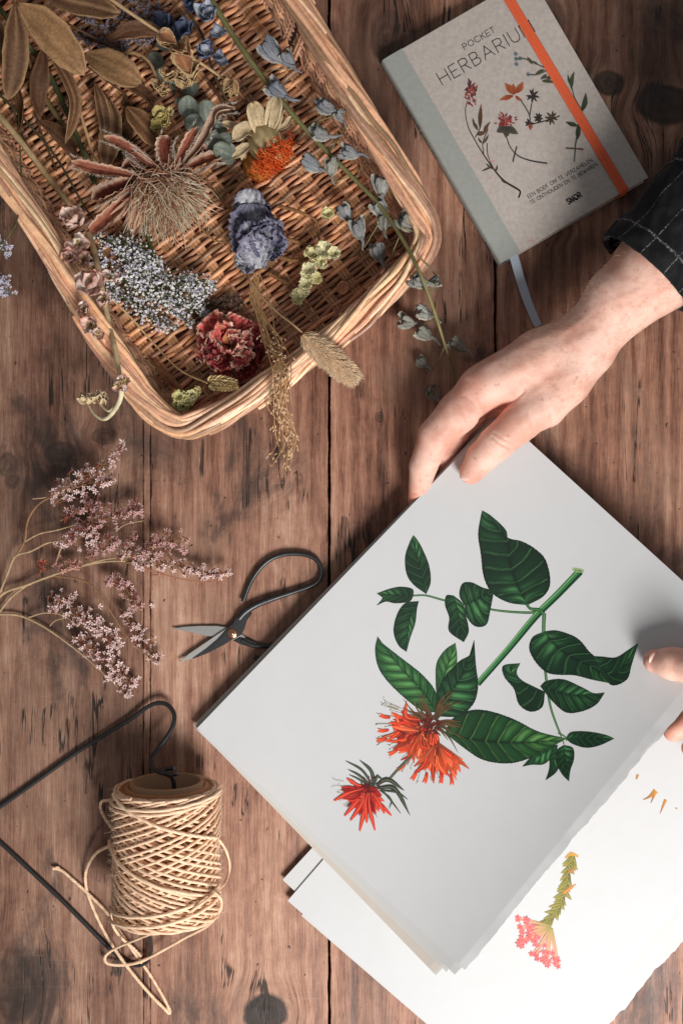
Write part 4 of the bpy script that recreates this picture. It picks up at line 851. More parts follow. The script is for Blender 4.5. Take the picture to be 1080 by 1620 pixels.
# --- brown leaved branch, upper left
def brown_leaves():
    t = thing('dried_leaf_branch', 'branch of large flat brown leaves at the top left corner of the basket', 'dried leaves', (60, 60, 70))
    mb = MB(); stem(mb, [(30, -60, 96), (24, 0, 96), (28, 30, 94), (52, 60, 80), (95, 110, 55), (120, 200, 36)], [3.4, 2.4, 1.8], srgb(120, 84, 56)); mb.build('stem', M['stem'], t)
    br = srgb(150, 112, 76); dk = srgb(104, 72, 50); lt = srgb(190, 150, 108); md = srgb(120, 82, 56)
    for pts, w, up, c, tw in (([(24, 4, 98), (26, 60, 100), (22, 110, 92), (12, 158, 84)], 20, (.5, 0, 1), dk, .2), ([(28, 6, 98), (70, 40, 106), (105, 80, 104), (134, 119, 90)], 27, (-.2, -.3, 1), br, .15),
                              ([(134, 84, 66), (165, 98, 74), (195, 115, 74), (224, 132, 64)], 25, (.1, .2, 1), br*1.06, -.2), ([(78, 80, 76), (108, 130, 76), (118, 170, 66), (103, 228, 50)], 15, (.7, 0, .8), dk*1.15, .7),
                              ([(60, -30, 70), (100, -4, 74), (150, 10, 66), (190, 22, 50)], 22, (0, 0, 1), dk*.9, .1), ([(150, 130, 40), (160, 160, 44), (166, 195, 40), (165, 225, 36)], 11, (.2, .2, 1), dk*.95, .3),
                              ([(172, 155, 34), (178, 190, 38), (172, 240, 36), (168, 268, 28)], 19, (-.2, .1, 1), dk*.82, .1), ([(200, 168, 40), (215, 185, 44), (232, 205, 42), (248, 232, 32)], 20, (.1, .4, 1), md*.95, .2), ([(-20, 20, 80), (-4, 60, 84), (2, 100, 80)], 16, (.2, 0, 1), dk*.8, .1)):
        m = MB(); strip(m, UU(pts), w, up=up, cup=.16, crum=1.6, c0=c, c1=c*.95, ce=lt*.8, midc=lt*.75, nu=30, nv=17, twist=tw, freq=4, edge=.02, prof=[(0, .05), (.1, .35), (.3, .85), (.55, 1), (.8, .82), (.94, .42), (1, .03)])
        m.build('leaf', M['leaf'], t, thick=.5)
    for pts in ([(28, 20, 84), (70, 70, 50), (130, 100, 36), (200, 150, 28)], [(26, 30, 80), (50, 110, 44), (60, 190, 28), (90, 270, 24)], [(24, 14, 84), (90, 30, 60), (170, 70, 40), (240, 100, 30)], [(20, 40, 80), (14, 120, 50), (30, 200, 30), (60, 260, 24)]):
        m = MB(); stem(m, pts, [2.2, 1.4], srgb(92, 66, 44), 40); m.build('side_twig', M['stem'], t)
    for pts, w in (([(70, 70, 50), (66, 110, 46), (60, 150, 40), (62, 190, 34)], 15), ([(150, 112, 34), (186, 118, 36), (215, 138, 34), (238, 160, 28)], 15), ([(60, 190, 30), (88, 206, 34), (112, 232, 32), (124, 262, 26)], 13), ([(14, 120, 52), (30, 150, 50), (36, 186, 44), (30, 226, 36)], 13), ([(170, 66, 42), (200, 50, 46), (232, 46, 42), (262, 52, 34)], 14), ([(200, 150, 28), (206, 190, 32), (200, 222, 30), (188, 256, 24)], 12)):
        m = MB(); strip(m, UU(pts), w, up=(rng.normal(0, .4), 0, 1), cup=.2, crum=2.2, c0=dk*.75, c1=dk*.85, ce=md, midc=md, nu=26, nv=13, twist=rng.normal(0, .5), freq=5, prof=[(0, .05), (.15, .5), (.45, 1), (.75, .85), (.93, .4), (1, .03)]); m.build('leaf', M['leaf'], t, thick=.5)
brown_leaves()
# --- loose grass blades and green stems on the left
def stems_left():
    for (lab, pts, r, c, c2) in (
        ('thick pale dried stalk running from the left edge to the pink blossom in the basket', [(-30, 150, 60), (0, 184, 58), (40, 232, 52), (80, 285, 46), (120, 336, 42)], [5.4, 5, 3.6], srgb(168, 146, 108), srgb(180, 150, 110)),
        ('dark green stem passing under the brown leaves beside an olive one', [(-10, 0, 30), (36, 60, 30), (74, 110, 28), (112, 190, 26), (150, 290, 24)], [4.2, 4, 3.6], srgb(84, 92, 58), srgb(70, 78, 46)),
        ('olive brown stem lying lowest under the brown leaves', [(0, 70, 24), (50, 125, 24), (95, 190, 24), (140, 250, 24), (158, 300, 22)], [4.4, 4.2, 3.2], srgb(128, 106, 70), srgb(108, 92, 58)),
        ('straight straw coloured stalk below the brown leaves ending under the thistle head', [(112, 118, 40), (128, 180, 40), (146, 240, 38), (158, 290, 30)], [2.6, 2.6, 2.2], srgb(196, 160, 116), srgb(180, 140, 100)),
        ('bright green stem under the lilac sea lavender', [(215, 300, 26), (250, 425, 30), (280, 462, 36), (305, 492, 34)], [3.2, 3, 2.4], srgb(80, 96, 52), srgb(96, 110, 62)),
        ('very thin green stem crossing the left rim of the basket', [(30, 180, 40), (34, 300, 70), (26, 352, 126), (10, 380, 130), (-4, 410, 90)], [1.3, 1.2, 1.0], srgb(90, 92, 54), srgb(90, 92, 54)),
        ('thin olive stem curving down across the left of the basket floor', [(0, 232, 50), (24, 300, 34), (60, 340, 28), (88, 360, 26)], [2, 1.8, 1.4], srgb(104, 98, 58), srgb(96, 90, 52)),
        ('long dark thin stem diagonal across the left of the basket floor', [(0, 150, 44), (40, 190, 36), (90, 250, 26), (130, 320, 24), (150, 350, 24)], [2, 1.8, 1.2], srgb(60, 62, 38), srgb(66, 60, 40)),
        ('brown stem leaning out of the blue larkspur towards the hairy thistle', [(330, 130, 30), (352, 160, 40), (372, 205, 40), (385, 250, 26)], [3, 3.4, 2.2], srgb(104, 72, 50), srgb(90, 60, 44))):
        mb = MB(); stem(mb, pts, r, c, 60, c2); tag(mb.build('dried_twig', M['stem']), lab, 'twig', 'loose dried twigs in the basket')
stems_left()
# --- hairy thistle / artichoke head
def thistle():
    t = thing('thistle_head', 'big dried hairy thistle head with rust red bracts and a cream tuft', 'thistle', (255, 300, 20))
    cc = U(252, 285, 44); R1 = srgb(140, 72, 54); R2 = srgb(176, 104, 80); cream = srgb(226, 206, 176)
    def bract(pts, w, c, tw=0, cup=.75):
        w = w*1.12
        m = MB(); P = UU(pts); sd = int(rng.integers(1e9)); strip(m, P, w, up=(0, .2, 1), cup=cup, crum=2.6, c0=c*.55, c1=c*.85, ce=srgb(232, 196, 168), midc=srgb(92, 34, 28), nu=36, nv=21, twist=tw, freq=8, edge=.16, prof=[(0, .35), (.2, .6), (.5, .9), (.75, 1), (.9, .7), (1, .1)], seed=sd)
        p = smooth(P, 120); tt = nrm(np.gradient(p, axis=0)); s_ = nrm(np.cross(tt, UP)); k = 300; i = rng.integers(30, 120, k); side = rng.choice([-1, 1], k)[:, None]
        tip = i > 112; b = p[i]+s_[i]*side*w*.85+UP*cup*w*.5+rng.normal(0, .6, (k, 3)); e = b+s_[i]*side*rng.uniform(.6, 2.8, (k, 1))+tt[i]*rng.uniform(-.5, 2.2, (k, 1))+rng.normal(0, 1.0, (k, 3))
        e[tip] += tt[i[tip]]*rng.uniform(2, 5, (tip.sum(), 1)); hairs(m, b, e, .28, .12, srgb(232, 218, 202), srgb(240, 232, 220)); m.build('bract', M['petal'], t)
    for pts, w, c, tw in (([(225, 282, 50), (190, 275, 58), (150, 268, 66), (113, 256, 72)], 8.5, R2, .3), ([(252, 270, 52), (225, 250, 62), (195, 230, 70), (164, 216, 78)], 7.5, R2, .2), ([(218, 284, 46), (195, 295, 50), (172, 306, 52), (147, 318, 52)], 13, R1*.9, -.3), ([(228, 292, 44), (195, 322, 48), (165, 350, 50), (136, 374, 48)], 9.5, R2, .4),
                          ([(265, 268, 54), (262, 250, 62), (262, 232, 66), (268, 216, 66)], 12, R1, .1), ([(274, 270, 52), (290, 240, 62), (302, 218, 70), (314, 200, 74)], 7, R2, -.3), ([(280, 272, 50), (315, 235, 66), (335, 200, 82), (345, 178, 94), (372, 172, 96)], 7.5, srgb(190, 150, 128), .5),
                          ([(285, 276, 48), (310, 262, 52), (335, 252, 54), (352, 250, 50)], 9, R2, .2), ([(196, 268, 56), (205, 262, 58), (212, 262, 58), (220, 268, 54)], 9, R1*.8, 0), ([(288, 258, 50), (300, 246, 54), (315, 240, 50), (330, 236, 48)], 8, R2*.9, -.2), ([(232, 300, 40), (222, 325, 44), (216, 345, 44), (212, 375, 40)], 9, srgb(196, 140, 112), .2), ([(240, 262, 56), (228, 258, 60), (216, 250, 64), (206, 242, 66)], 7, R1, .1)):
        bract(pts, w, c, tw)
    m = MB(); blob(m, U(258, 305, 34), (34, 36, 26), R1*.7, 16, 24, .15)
    # silky bristles fanning towards the lower right
    k = 1250; a = np.radians(rng.uniform(-124, -14, k)); el = np.radians(rng.uniform(2, 58, k)); L = rng.uniform(60, 112, k)*(1-.30*np.abs((np.degrees(a)+68)/60)**1.5)*(.72+.28*np.cos(el)); d = np.stack([np.cos(a)*np.cos(el), np.sin(a)*np.cos(el), np.sin(el)*.55], 1)
    o = U(252, 280, 34)+rng.normal(0, 1, (k, 3))*(13, 9, 5); e = o+d*L[:, None]+rng.normal(0, 5, (k, 3)); e[:, 2] = np.maximum(e[:, 2], 16); red = np.where(rng.random(k)[:, None] < .6, srgb(186, 100, 72)[None], srgb(216, 160, 124)[None]); tipc = np.where(rng.random(k)[:, None] < .28, srgb(206, 140, 106)[None], srgb(255, 240, 208)[None])*rng.uniform(.8, 1.05, (k, 1))
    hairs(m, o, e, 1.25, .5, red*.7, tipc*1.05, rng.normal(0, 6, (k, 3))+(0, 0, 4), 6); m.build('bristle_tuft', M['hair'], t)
    m = MB(); k = 70; a = np.radians(rng.uniform(-200, 60, k)); el = np.radians(rng.uniform(20, 60, k)); d = np.stack([np.cos(a)*np.cos(el), np.sin(a)*np.cos(el), np.sin(el)], 1); b = U(262, 282, 46)+rng.normal(0, 5, (k, 3)); hairs(m, b, b+d*rng.uniform(26, 62, (k, 1)), 1.3, .5, R2, srgb(222, 190, 164), rng.normal(0, 4, (k, 3)), 5)
    k = 46; a = np.radians(rng.uniform(-150, -100, k)); d = np.stack([np.cos(a), np.sin(a), .12+0*a], 1); b = U(240, 300, 42)+rng.normal(0, 6, (k, 3))
    for i in range(k): strip(m, [b[i], b[i]+d[i]*30+(0, 0, 4), b[i]+d[i]*rng.uniform(50, 74)], rng.uniform(2.2, 4.2), cup=.5, crum=.8, c0=R2*.9, c1=srgb(222, 186, 156), nu=8, nv=3)
    m.build('inner_bracts', M['petal'], t)
thistle()
# --- safflower
def safflower():
    t = thing('safflower_head', 'dried safflower with cream bracts and a bright orange tuft', 'flower', (420, 235, 18)); ax = nrm(np.array((.55, -.75, .22))); c = U(422, 226, 46)
    m = MB(); blob(m, c, (27, 27, 33), srgb(196, 166, 120), 18, 26, .03, ax, srgb(206, 186, 136), 12); m.build('seed_head', M['petal'], t)
    m = MB(); blob(m, U(408, 262, 26), (22, 22, 24), srgb(150, 96, 42), 14, 20, .04, ax, srgb(190, 120, 50), 10); m.build('seed_head', M['petal'], t)
    cr = srgb(232, 206, 164)
    for pts, w in (([(412, 214, 56), (408, 196, 66), (404, 178, 70), (400, 162, 66)], 14), ([(426, 206, 56), (430, 190, 68), (434, 170, 74), (438, 152, 68)], 12), ([(430, 212, 58), (434, 198, 66), (438, 182, 68), (442, 172, 62)], 10), ([(404, 214, 54), (394, 206, 60), (384, 208, 60), (370, 222, 52)], 12), ([(398, 230, 44), (388, 234, 46), (380, 240, 44), (368, 250, 38)], 8), ([(400, 226, 40), (384, 206, 44), (366, 200, 44), (350, 196, 40)], 7), ([(440, 206, 50), (452, 198, 52), (458, 190, 50), (464, 186, 46)], 5), ([(398, 240, 34), (392, 246, 36), (388, 250, 34), (384, 254, 30)], 6)):
        q = MB(); strip(q, UU(pts), w, up=(.1, .1, 1), cup=.5, crum=2.0, c0=cr*.72, c1=cr, ce=srgb(240, 218, 180), nu=16, nv=9, prof=[(0, .4), (.35, .95), (.65, 1), (.9, .6), (1, .08)], freq=4); q.build('bract', M['petal'], t, thick=.5)
    m = MB(); k = 800; A, B = frames(ax[None]); o0 = c+ax*24; g = rng.normal(0, 1, (k, 2)); o = o0+A*g[:, :1]*14*-1+B*g[:, 1:]*14-UP*2; o[:, :2] += np.array((-.6, -.5))*rng.uniform(0, 20, (k, 1))
    base = o; d = nrm(ax+rng.normal(0, .75, (k, 3))+(0, 0, .35)); L = rng.uniform(8, 17, k)[:, None]; e = base+d*L; e[:, 2] = np.maximum(e[:, 2], 30); cc = np.where(rng.random(k)[:, None] < .5, srgb(250, 128, 60)[None], srgb(236, 88, 38)[None])*rng.uniform(.8, 1.1, (k, 1)); hairs(m, base, e, 1.3, .6, cc*.7, cc, rng.normal(0, 1.8, (k, 3)), 4)
    m.build('orange_tuft', M['hair'], t)
safflower()
# --- crumpled blue-grey flower
def blueflower():
    t = thing('blue_flower', 'crumpled slate blue dried bloom in the middle of the basket', 'flower', (410, 375, 18)); bl = srgb(154, 150, 172); wh = srgb(226, 226, 230); vi = srgb(88, 88, 118)
    for i, (o, d, L, w, z, cu, c) in enumerate((((402, 425), 90, 104, 36, 26, .25, bl*.9), ((396, 390), 88, 92, 26, 36, .3, wh*.8), ((398, 412), 205, 30, 22, 44, .5, wh*.85), ((410, 425), 100, 64, 26, 46, .7, bl*1.15), ((420, 410), 74, 66, 30, 48, .8, vi*.9), ((425, 395), 60, 46, 26, 54, .9, vi), ((404, 395), 110, 50, 22, 54, .7, bl), ((432, 380), 118, 44, 24, 60, 1.1, vi*1.1), ((420, 372), 40, 30, 20, 58, 1.2, bl*1.1), ((404, 352), 84, 42, 24, 34, .5, vi*.7))):
        m = MB(); petal(m, U(*o, z), ang(d, 14), UP, L*.94, w*1.0, cu, cup=.55, crum=7.0, vein=.35, c0=wh*.85 if i % 2 else c, c1=c, ce=bl*.8, midc=wh*.9, nu=40, nv=33, freq=8.5, edge=.12, prof=[(0, .45), (.3, .85), (.65, 1), (.9, .85), (1, .5)]); m.build('petal', M['petal'], t, thick=.4)
blueflower()
# --- crumpled red carnation
def carnation():
    t = thing('carnation', 'crumpled crimson dried carnation with pale pink frilled edges by the basket corner', 'flower', (365, 545, 18)); rd = srgb(206, 98, 92); pk = srgb(246, 200, 178); dk = srgb(160, 58, 64); c0 = U(366, 552, 30)
    n = 19
    for i in range(n):
        a = i*137.5; ring = i/n; o = c0+ang(a, 0)*(4+8*ring)+UP*(18*(1-ring)); L = (26+32*ring)*rng.uniform(.75, 1.2); el = 52-46*ring+rng.normal(0, 12); a += rng.normal(0, 16)
        m = MB(); c = [rd, dk, rd*1.25][i % 3]; petal(m, o, ang(a, el), UP, L, 18+9*ring, .25-.5*ring, cup=.45, crum=9.5, c0=c*.8, c1=c, ce=pk if i % 3 != 1 else srgb(190, 96, 92), nu=26, nv=27, freq=8, edge=.16, prof=[(0, .2), (.4, .6), (.75, 1), (.95, .9), (1, .75)]); m.build('petal', M['petal'], t, thick=.4)
    for (x, y, a, L, w, c) in ((355, 530, 105, 44, 17, srgb(196, 128, 100)), (366, 534, 96, 34, 12, srgb(214, 172, 120))):
        m = MB(); petal(m, U(x, y+10, 46), ang(a, 30), UP, L, w, .8, cup=.7, crum=3, c0=srgb(180, 130, 60), c1=c, ce=rd, nu=20, nv=15); m.build('petal', M['petal'], t, thick=.4)
    m = MB(); k = 60; b = U(368, 562, 44)+rng.normal(0, 4, (k, 3)); hairs(m, b, b+rng.normal(0, 5, (k, 3))+(0, 0, 7), .9, .7, srgb(40, 26, 22), srgb(150, 110, 40)); m.build('stamens', M['hair'], t)
carnation()
# --- florets scattered along branchlets
def spray(mb, path, spread, n, size, c0, c1, side=True, calyx=None, twig=None, zlift=4.0, bias=0, cal_r=.9, cal_l=1.5, wid=.32):
    p = path; k = len(p); i = (rng.random(n)**.9*(k-1)).astype(int); tt = nrm(np.gradient(p, axis=0)); s_ = nrm(np.cross(tt, UP))
    prof = np.sin(np.pi*np.clip(.12+.86*i/(k-1), 0, 1))**.6; off = (rng.normal(bias, .55, n))*spread*prof; b = p[i]; c = b+s_[i]*off[:, None]+tt[i]*(np.abs(off)*.6)[:, None]+UP*(rng.uniform(-.6, 1.3, n)*zlift)[:, None]
    d = nrm(s_[i]*np.sign(off)[:, None]*.6+tt[i]*.7+UP*rng.uniform(.2, 1.4, (n, 1))+rng.normal(0, .35, (n, 3)))
    cc0 = (np.asarray(c0)*.4+np.asarray(c1)*.6)*rng.uniform(.8, 1.15, (n, 1)); cc1 = np.asarray(c1)*rng.uniform(.88, 1.15, (n, 1))
    florets(mb, c, d, size*rng.uniform(.6, 1.3, n), cc0, cc1, wid=wid)
    if calyx is not None: hairs(mb, c-d*size*cal_l, c+d*.3, cal_r*.5, cal_r*1.2, np.asarray(calyx)*.7, np.asarray(calyx)*rng.uniform(.8, 1.2, (n, 1)), None, 3)
    if twig is not None: j = np.maximum(i-rng.integers(2, 7, n), 0); hairs(mb, p[j], c-d*size*1.2, .65, .4, twig, twig, None, 4)
def pinkbranch():
    t = thing('sea_lavender_branch', 'branched sprig of dusty pink sea lavender lying on the bare wood', 'dried flower', (60, 930, 4)); m = MB(); st = srgb(172, 144, 112); sb = srgb(140, 104, 72)
    z = lambda L: [(x/2.4, 680+y/2.4, zz) for x, y, zz in L]
    S_ = [([(-60, 760, 8), (0, 632, 12), (100, 590, 14), (200, 552, 18), (300, 520, 22), (400, 500, 24), (520, 498, 26)], [3.2, 3, 2.4, 1.8], st), ([(0, 620, 12), (30, 545, 16), (60, 480, 20), (120, 460, 24), (180, 430, 28), (240, 420, 30)], [2.6, 2.4, 1.6], st), ([(60, 485, 20), (95, 420, 24), (105, 350, 28), (140, 290, 32), (200, 250, 36), (290, 200, 38)], [2.2, 2, 1.3], sb), ([(95, 425, 22), (150, 395, 24), (220, 380, 26), (290, 360, 28)], [1.8, 1.4], st), ([(125, 262, 34), (165, 258, 34), (200, 250, 34)], [1.2, 1], st), ([(0, 690, 8), (40, 640, 10), (90, 600, 12), (150, 565, 14)], [2.4, 2, 1.6], st), ([(-10, 700, 8), (70, 704, 8), (150, 738, 10), (230, 790, 12), (320, 860, 14), (400, 930, 14), (485, 1012, 12)], [2.6, 2.2, 1.6, 1.2], st), ([(110, 712, 10), (170, 695, 14), (240, 705, 18), (300, 745, 22)], [1.8, 1.5, 1], st), ([(210, 555, 18), (310, 570, 22), (370, 612, 24), (420, 690, 22), (480, 780, 18), (530, 835, 14), (605, 885, 12)], [1.8, 1.6, 1.0], sb), ([(190, 745, 12), (210, 725, 16), (245, 715, 18)], [1.2, 1], st), ([(215, 500, 20), (230, 455, 22), (240, 440, 24)], [1.8, 1.4], st), ([(140, 570, 14), (160, 525, 22), (168, 495, 26)], [1.2, 1], srgb(130, 70, 52)), ([(520, 515, 26), (640, 555, 26), (760, 578, 22), (840, 568, 20), (882, 540, 26)], [1.6, 1.2, .8], srgb(170, 110, 84)), ([(310, 515, 22), (400, 492, 28), (500, 480, 30), (600, 470, 28)], [1.8, 1.4], st), ([(440, 385, 26), (480, 358, 28), (545, 345, 26)], [1.2, .8], st)]
    for pts, r, c in S_: stem(m, z(pts), [x*.8 for x in r], c, 50, knob=.16)
    m.build('stem', M['stem'], t)
    rose, pale, rust, mau = srgb(206, 152, 140), srgb(238, 212, 206), srgb(152, 84, 66), srgb(212, 172, 168)
    for pts, sp, n, a, b, cal in (([(190, 250, 36), (260, 210, 38), (330, 170, 40), (410, 120, 40), (475, 50, 38)], 16, 150, rose, pale, rust), ([(200, 290, 32), (270, 230, 34), (350, 200, 36), (435, 185, 34)], 20, 130, rose, pale, rust), ([(230, 345, 26), (300, 310, 30), (380, 270, 30)], 22, 90, rust*1.2, mau*.9, rust), ([(250, 430, 28), (330, 370, 30), (420, 330, 32), (550, 295, 30)], 26, 210, rose*.9, mau, rust), ([(210, 440, 28), (280, 420, 30), (340, 385, 32), (370, 440, 30)], 22, 100, rose, pale, rust), ([(330, 480, 26), (400, 440, 30), (450, 420, 30)], 20, 100, rose*.9, mau, rust),
                                  ([(450, 490, 30), (490, 440, 34), (515, 390, 36)], 12, 60, rose, pale, rust), ([(500, 490, 28), (580, 440, 34), (640, 420, 32), (710, 465, 28)], 22, 130, rose, mau, rust), ([(480, 505, 28), (580, 500, 30), (690, 520, 28), (800, 545, 24), (882, 540, 28)], 18, 170, rose, pale*.95, rust*1.1),
                                  ([(200, 520, 22), (250, 510, 24), (310, 520, 24)], 14, 50, rust, rose, rust), ([(155, 540, 20), (165, 500, 26)], 8, 22, rust, rust*1.3, rust), ([(400, 580, 24), (450, 570, 26), (490, 620, 24), (540, 680, 20)], 18, 110, rose, mau, rust*1.1), ([(460, 680, 22), (500, 740, 20), (550, 800, 16), (605, 885, 14)], 17, 100, rust*1.3, pale*.9, rust*1.1),
                                  ([(190, 690, 16), (240, 640, 22), (280, 650, 24)], 16, 60, rose, pale, rust), ([(240, 690, 18), (310, 710, 24), (380, 750, 26), (455, 820, 22)], 24, 190, rose, pale, rust), ([(280, 780, 14), (340, 820, 20), (400, 870, 20), (470, 930, 18), (522, 965, 14)], 22, 190, rose, pale, rust), ([(400, 930, 14), (450, 960, 14), (490, 1015, 12)], 12, 50, rose, pale, rust)):
        q = MB(); p = smooth(UU(z(pts)), 60); q.tube(p, np.linspace(1.3, .7, 60), sb, 5); spray(q, p, sp*.82, int(n*.55), 4.9, a, b, calyx=cal, twig=sb, zlift=4.5, cal_r=1.05, cal_l=2.6, wid=.22)
        q.build('flower_spray', M['tiny'], t)
    q = MB(); florets(q, [U(241, 958, 3)], [(0, 0, 1)], 5, pale, pale); tag(q.build('fallen_floret', M['tiny']), 'single pale pink floret fallen on the wood beside the sea lavender', 'petal')
pinkbranch()
def whitestatice():
    t = thing('lilac_statice', 'bushy cluster of tiny white and lilac statice florets inside the basket', 'dried flower', (250, 450, 18)); m = MB(); g = srgb(92, 98, 66)
    paths = [[(150, 372, 34), (185, 388, 42), (230, 412, 46), (262, 440, 44)], [(170, 380, 46), (220, 400, 52), (255, 425, 50)], [(175, 430, 36), (215, 455, 44), (265, 485, 46), (305, 515, 38)], [(190, 400, 40), (230, 450, 48), (270, 470, 48), (290, 500, 40)], [(230, 430, 44), (275, 450, 52), (312, 445, 52), (342, 455, 44)], [(180, 465, 30), (215, 480, 36), (240, 505, 34), (280, 520, 28)], [(255, 470, 44), (300, 480, 44), (330, 500, 36)], [(150, 395, 30), (165, 430, 34), (185, 475, 30)], [(280, 440, 44), (310, 455, 50), (325, 470, 44)], [(200, 420, 50), (215, 435, 54), (235, 445, 52)]]
    for p in paths: stem(m, p, [1.6, 1.0], g, 30)
    m.build('stem', M['stem'], t)
    for j, p in enumerate(paths):
        q = MB(); spray(q, smooth(UU(p), 50), 17, 210, 2.3, srgb(232, 226, 228), srgb(255, 252, 250), calyx=srgb(134, 124, 96), twig=g, zlift=5, cal_r=.8); spray(q, smooth(UU(p), 50), 17, 40, 2.4, srgb(140, 130, 176), srgb(196, 190, 218), calyx=srgb(120, 110, 90), zlift=6); q.build('flower_spray', M['tiny'], t)
    for (lab, pp, c0, c1, n, sz) in (('dark brown faded statice tips tucked against the carnation', [[(305, 500, 30), (340, 480, 34), (375, 470, 34)], [(320, 480, 32), (360, 490, 32), (385, 478, 30)]], srgb(70, 52, 44), srgb(122, 100, 92), 90, 2.6),
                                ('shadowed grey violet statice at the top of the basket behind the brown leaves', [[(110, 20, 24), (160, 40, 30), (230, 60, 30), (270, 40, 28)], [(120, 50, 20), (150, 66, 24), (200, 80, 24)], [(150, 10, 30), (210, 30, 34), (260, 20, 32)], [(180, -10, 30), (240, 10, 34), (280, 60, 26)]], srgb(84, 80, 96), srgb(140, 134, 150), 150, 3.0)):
        t2 = thing('statice_sprig', lab, 'dried flower', (pp[0][0][0], pp[0][0][1], 16)); q = MB()
        for p in pp: stem(q, p, [1.4, .9], srgb(80, 70, 50), 24)
        q.build('stem', M['stem'], t2)
        for p in pp: q = MB(); spray(q, smooth(UU(p), 40), 14, n, sz, c0, c1, calyx=srgb(90, 74, 60), zlift=5); q.build('flower_spray', M['tiny'], t2)
    t3 = thing('statice_sprig', 'lilac statice tips poking in from the left edge outside the basket', 'dried flower', (5, 430, 2)); q = MB(); P = [[(-40, 350, 60), (-10, 375, 50), (8, 392, 46), (16, 405, 40)], [(-40, 420, 50), (-12, 436, 40), (8, 448, 36), (20, 468, 26)], [(-40, 450, 40), (-12, 462, 30), (10, 464, 26)]]
    for p in P: stem(q, p, [1.6, 1], g, 24)
    q.build('stem', M['stem'], t3)
    for p in P: q = MB(); spray(q, smooth(UU(p), 40), 12, 90, 3.2, srgb(150, 140, 180), srgb(222, 218, 232), calyx=srgb(110, 104, 86), zlift=4); q.build('flower_spray', M['tiny'], t3)
whitestatice()
# --- pink larkspur stalk on the left
def pinkstalk():
    t = thing('pink_larkspur', 'thick stalk of pale pink larkspur blossoms hanging over the lower left basket rim', 'flower', (150, 450, 20)); m = MB()
    stem(m, [(140, 370, 60), (150, 400, 72), (160, 450, 88), (172, 510, 96), (182, 550, 124), (188, 585, 136), (190, 602, 138)], [5.2, 4.8, 4.2, 3.6], srgb(168, 138, 104), 80, srgb(214, 188, 146)); stem(m, [(190, 600, 138), (192, 625, 128), (182, 648, 104), (166, 663, 84), (150, 655, 70), (140, 640, 60)], [4.2, 3.4, 1.6], srgb(222, 210, 172), 50); stem(m, [(184, 642, 108), (172, 650, 96), (160, 640, 84), (152, 624, 80)], [2.2, 1.6], srgb(216, 200, 160), 30)
    stem(m, [(178, 560, 120), (176, 568, 112), (178, 575, 108)], [1.6, 1], srgb(170, 150, 110), 12); m.build('stem', M['stem'], t)
    pk, pl, ro = srgb(252, 216, 200), srgb(255, 240, 228), srgb(238, 180, 164)
    for (x, y, z, n, s) in ((118, 352, 56, 6, 31), (126, 386, 60, 5, 22), (112, 412, 62, 5, 22), (134, 412, 66, 5, 20), (106, 436, 58, 3, 14), (150, 450, 82, 7, 32), (166, 478, 86, 4, 20), (176, 440, 76, 3, 18), (134, 492, 84, 5, 20), (146, 516, 84, 5, 21), (156, 528, 92, 3, 18), (196, 604, 146, 5, 14), (188, 610, 146, 4, 12)):
        q = MB(); a0 = rng.random()*360; z = z+(38 if y < 500 else 44 if y < 560 else 0); c = U(x, y, z)
        for i in range(n): petal(q, c+ang(a0+i*360/n, 0)*2, ang(a0+i*360/n+rng.normal(0, 14), rng.uniform(5, 60)), UP, s*rng.uniform(.7, 1.1), s*.42, rng.uniform(.2, 1.2), cup=.5, crum=2.2, c0=jit(pl), c1=jit([pk, pl, ro][int(rng.integers(3))]), ce=srgb(190, 140, 124), midc=ro, nu=16, nv=11, freq=5, prof=[(0, .3), (.4, .85), (.7, 1), (.92, .75), (1, .3)])
        hairs(q, np.tile(c, (10, 1)), c+rng.normal(0, 3, (10, 3))+(0, 0, 9), .7, .5, srgb(200, 180, 110), srgb(214, 196, 120)); q.build('blossom', M['petal'], t, thick=.35)
    for (x, y, z, a) in ((136, 634, 66, 150), (146, 636, 72, 110), (160, 630, 82, 80), (166, 636, 80, 60), (152, 632, 76, 130)):
        q = MB(); c = U(x, y, z)
        for i in range(4): petal(q, c, ang(a+rng.normal(0, 20), rng.uniform(0, 60)), UP, 15, 6.5, .5, cup=.9, crum=1, c0=srgb(220, 200, 150), c1=srgb(238, 218, 190), nu=10, nv=7)
        q.build('blossom', M['petal'], t, thick=.3)
pinkstalk()
# --- larkspur with blue grey buds across the basket and onto the table
def bud(t, mbs, x, y, z, a, L, bent=1, blue=.4, sx=None, open_=0):
    c = U(x, y, z); d = ang(a, 6); q = MB(); open_ = rng.uniform(-.1, .18); g1, g2, bl = srgb(156, 154, 142), srgb(214, 206, 184), srgb(128, 134, 152); base = g1*(1-blue)+bl*blue
    blob(q, c-d*L*.02, (L*.17, L*.17, L*.40), base*.9, 12, 14, .12, d, base*.6+g2*.4, 5)
    for i in range(6):
        rr = ang(a+90, 0)*math.cos(i*1.05)+UP*math.sin(i*1.05); o = c-d*L*.5+rr*L*.05; cc = base*rng.uniform(.75, 1.2)
        petal(q, o, nrm(d+rr*(.27+open_*.4)), -rr if not open_ else UP, L*rng.uniform(.75, 1.15), L*.185, .8-open_*.7, cup=-.5, crum=3.0, c0=cc*.9+g2*.1, c1=cc, ce=g2*.85 if i % 3 == 0 else cc*.8, midc=(cc*1.2 if i % 3 else g2*.8), edge=.12, nu=14, nv=9, freq=4, prof=[(0, .35), (.3, .95), (.6, 1), (.88, .75), (1, .35)])
    e = c-d*L*.42; sp = smooth([e, e-d*L*.28+UP*2, e-d*L*.62+ang(a+90, 0)*bent*L*.16+UP*2], 12); q.tube(sp, np.linspace(L*.10, L*.035, 12), base*1.05, 6); 
    q.build('flower_bud', M['petal'], t, thick=.3); return e
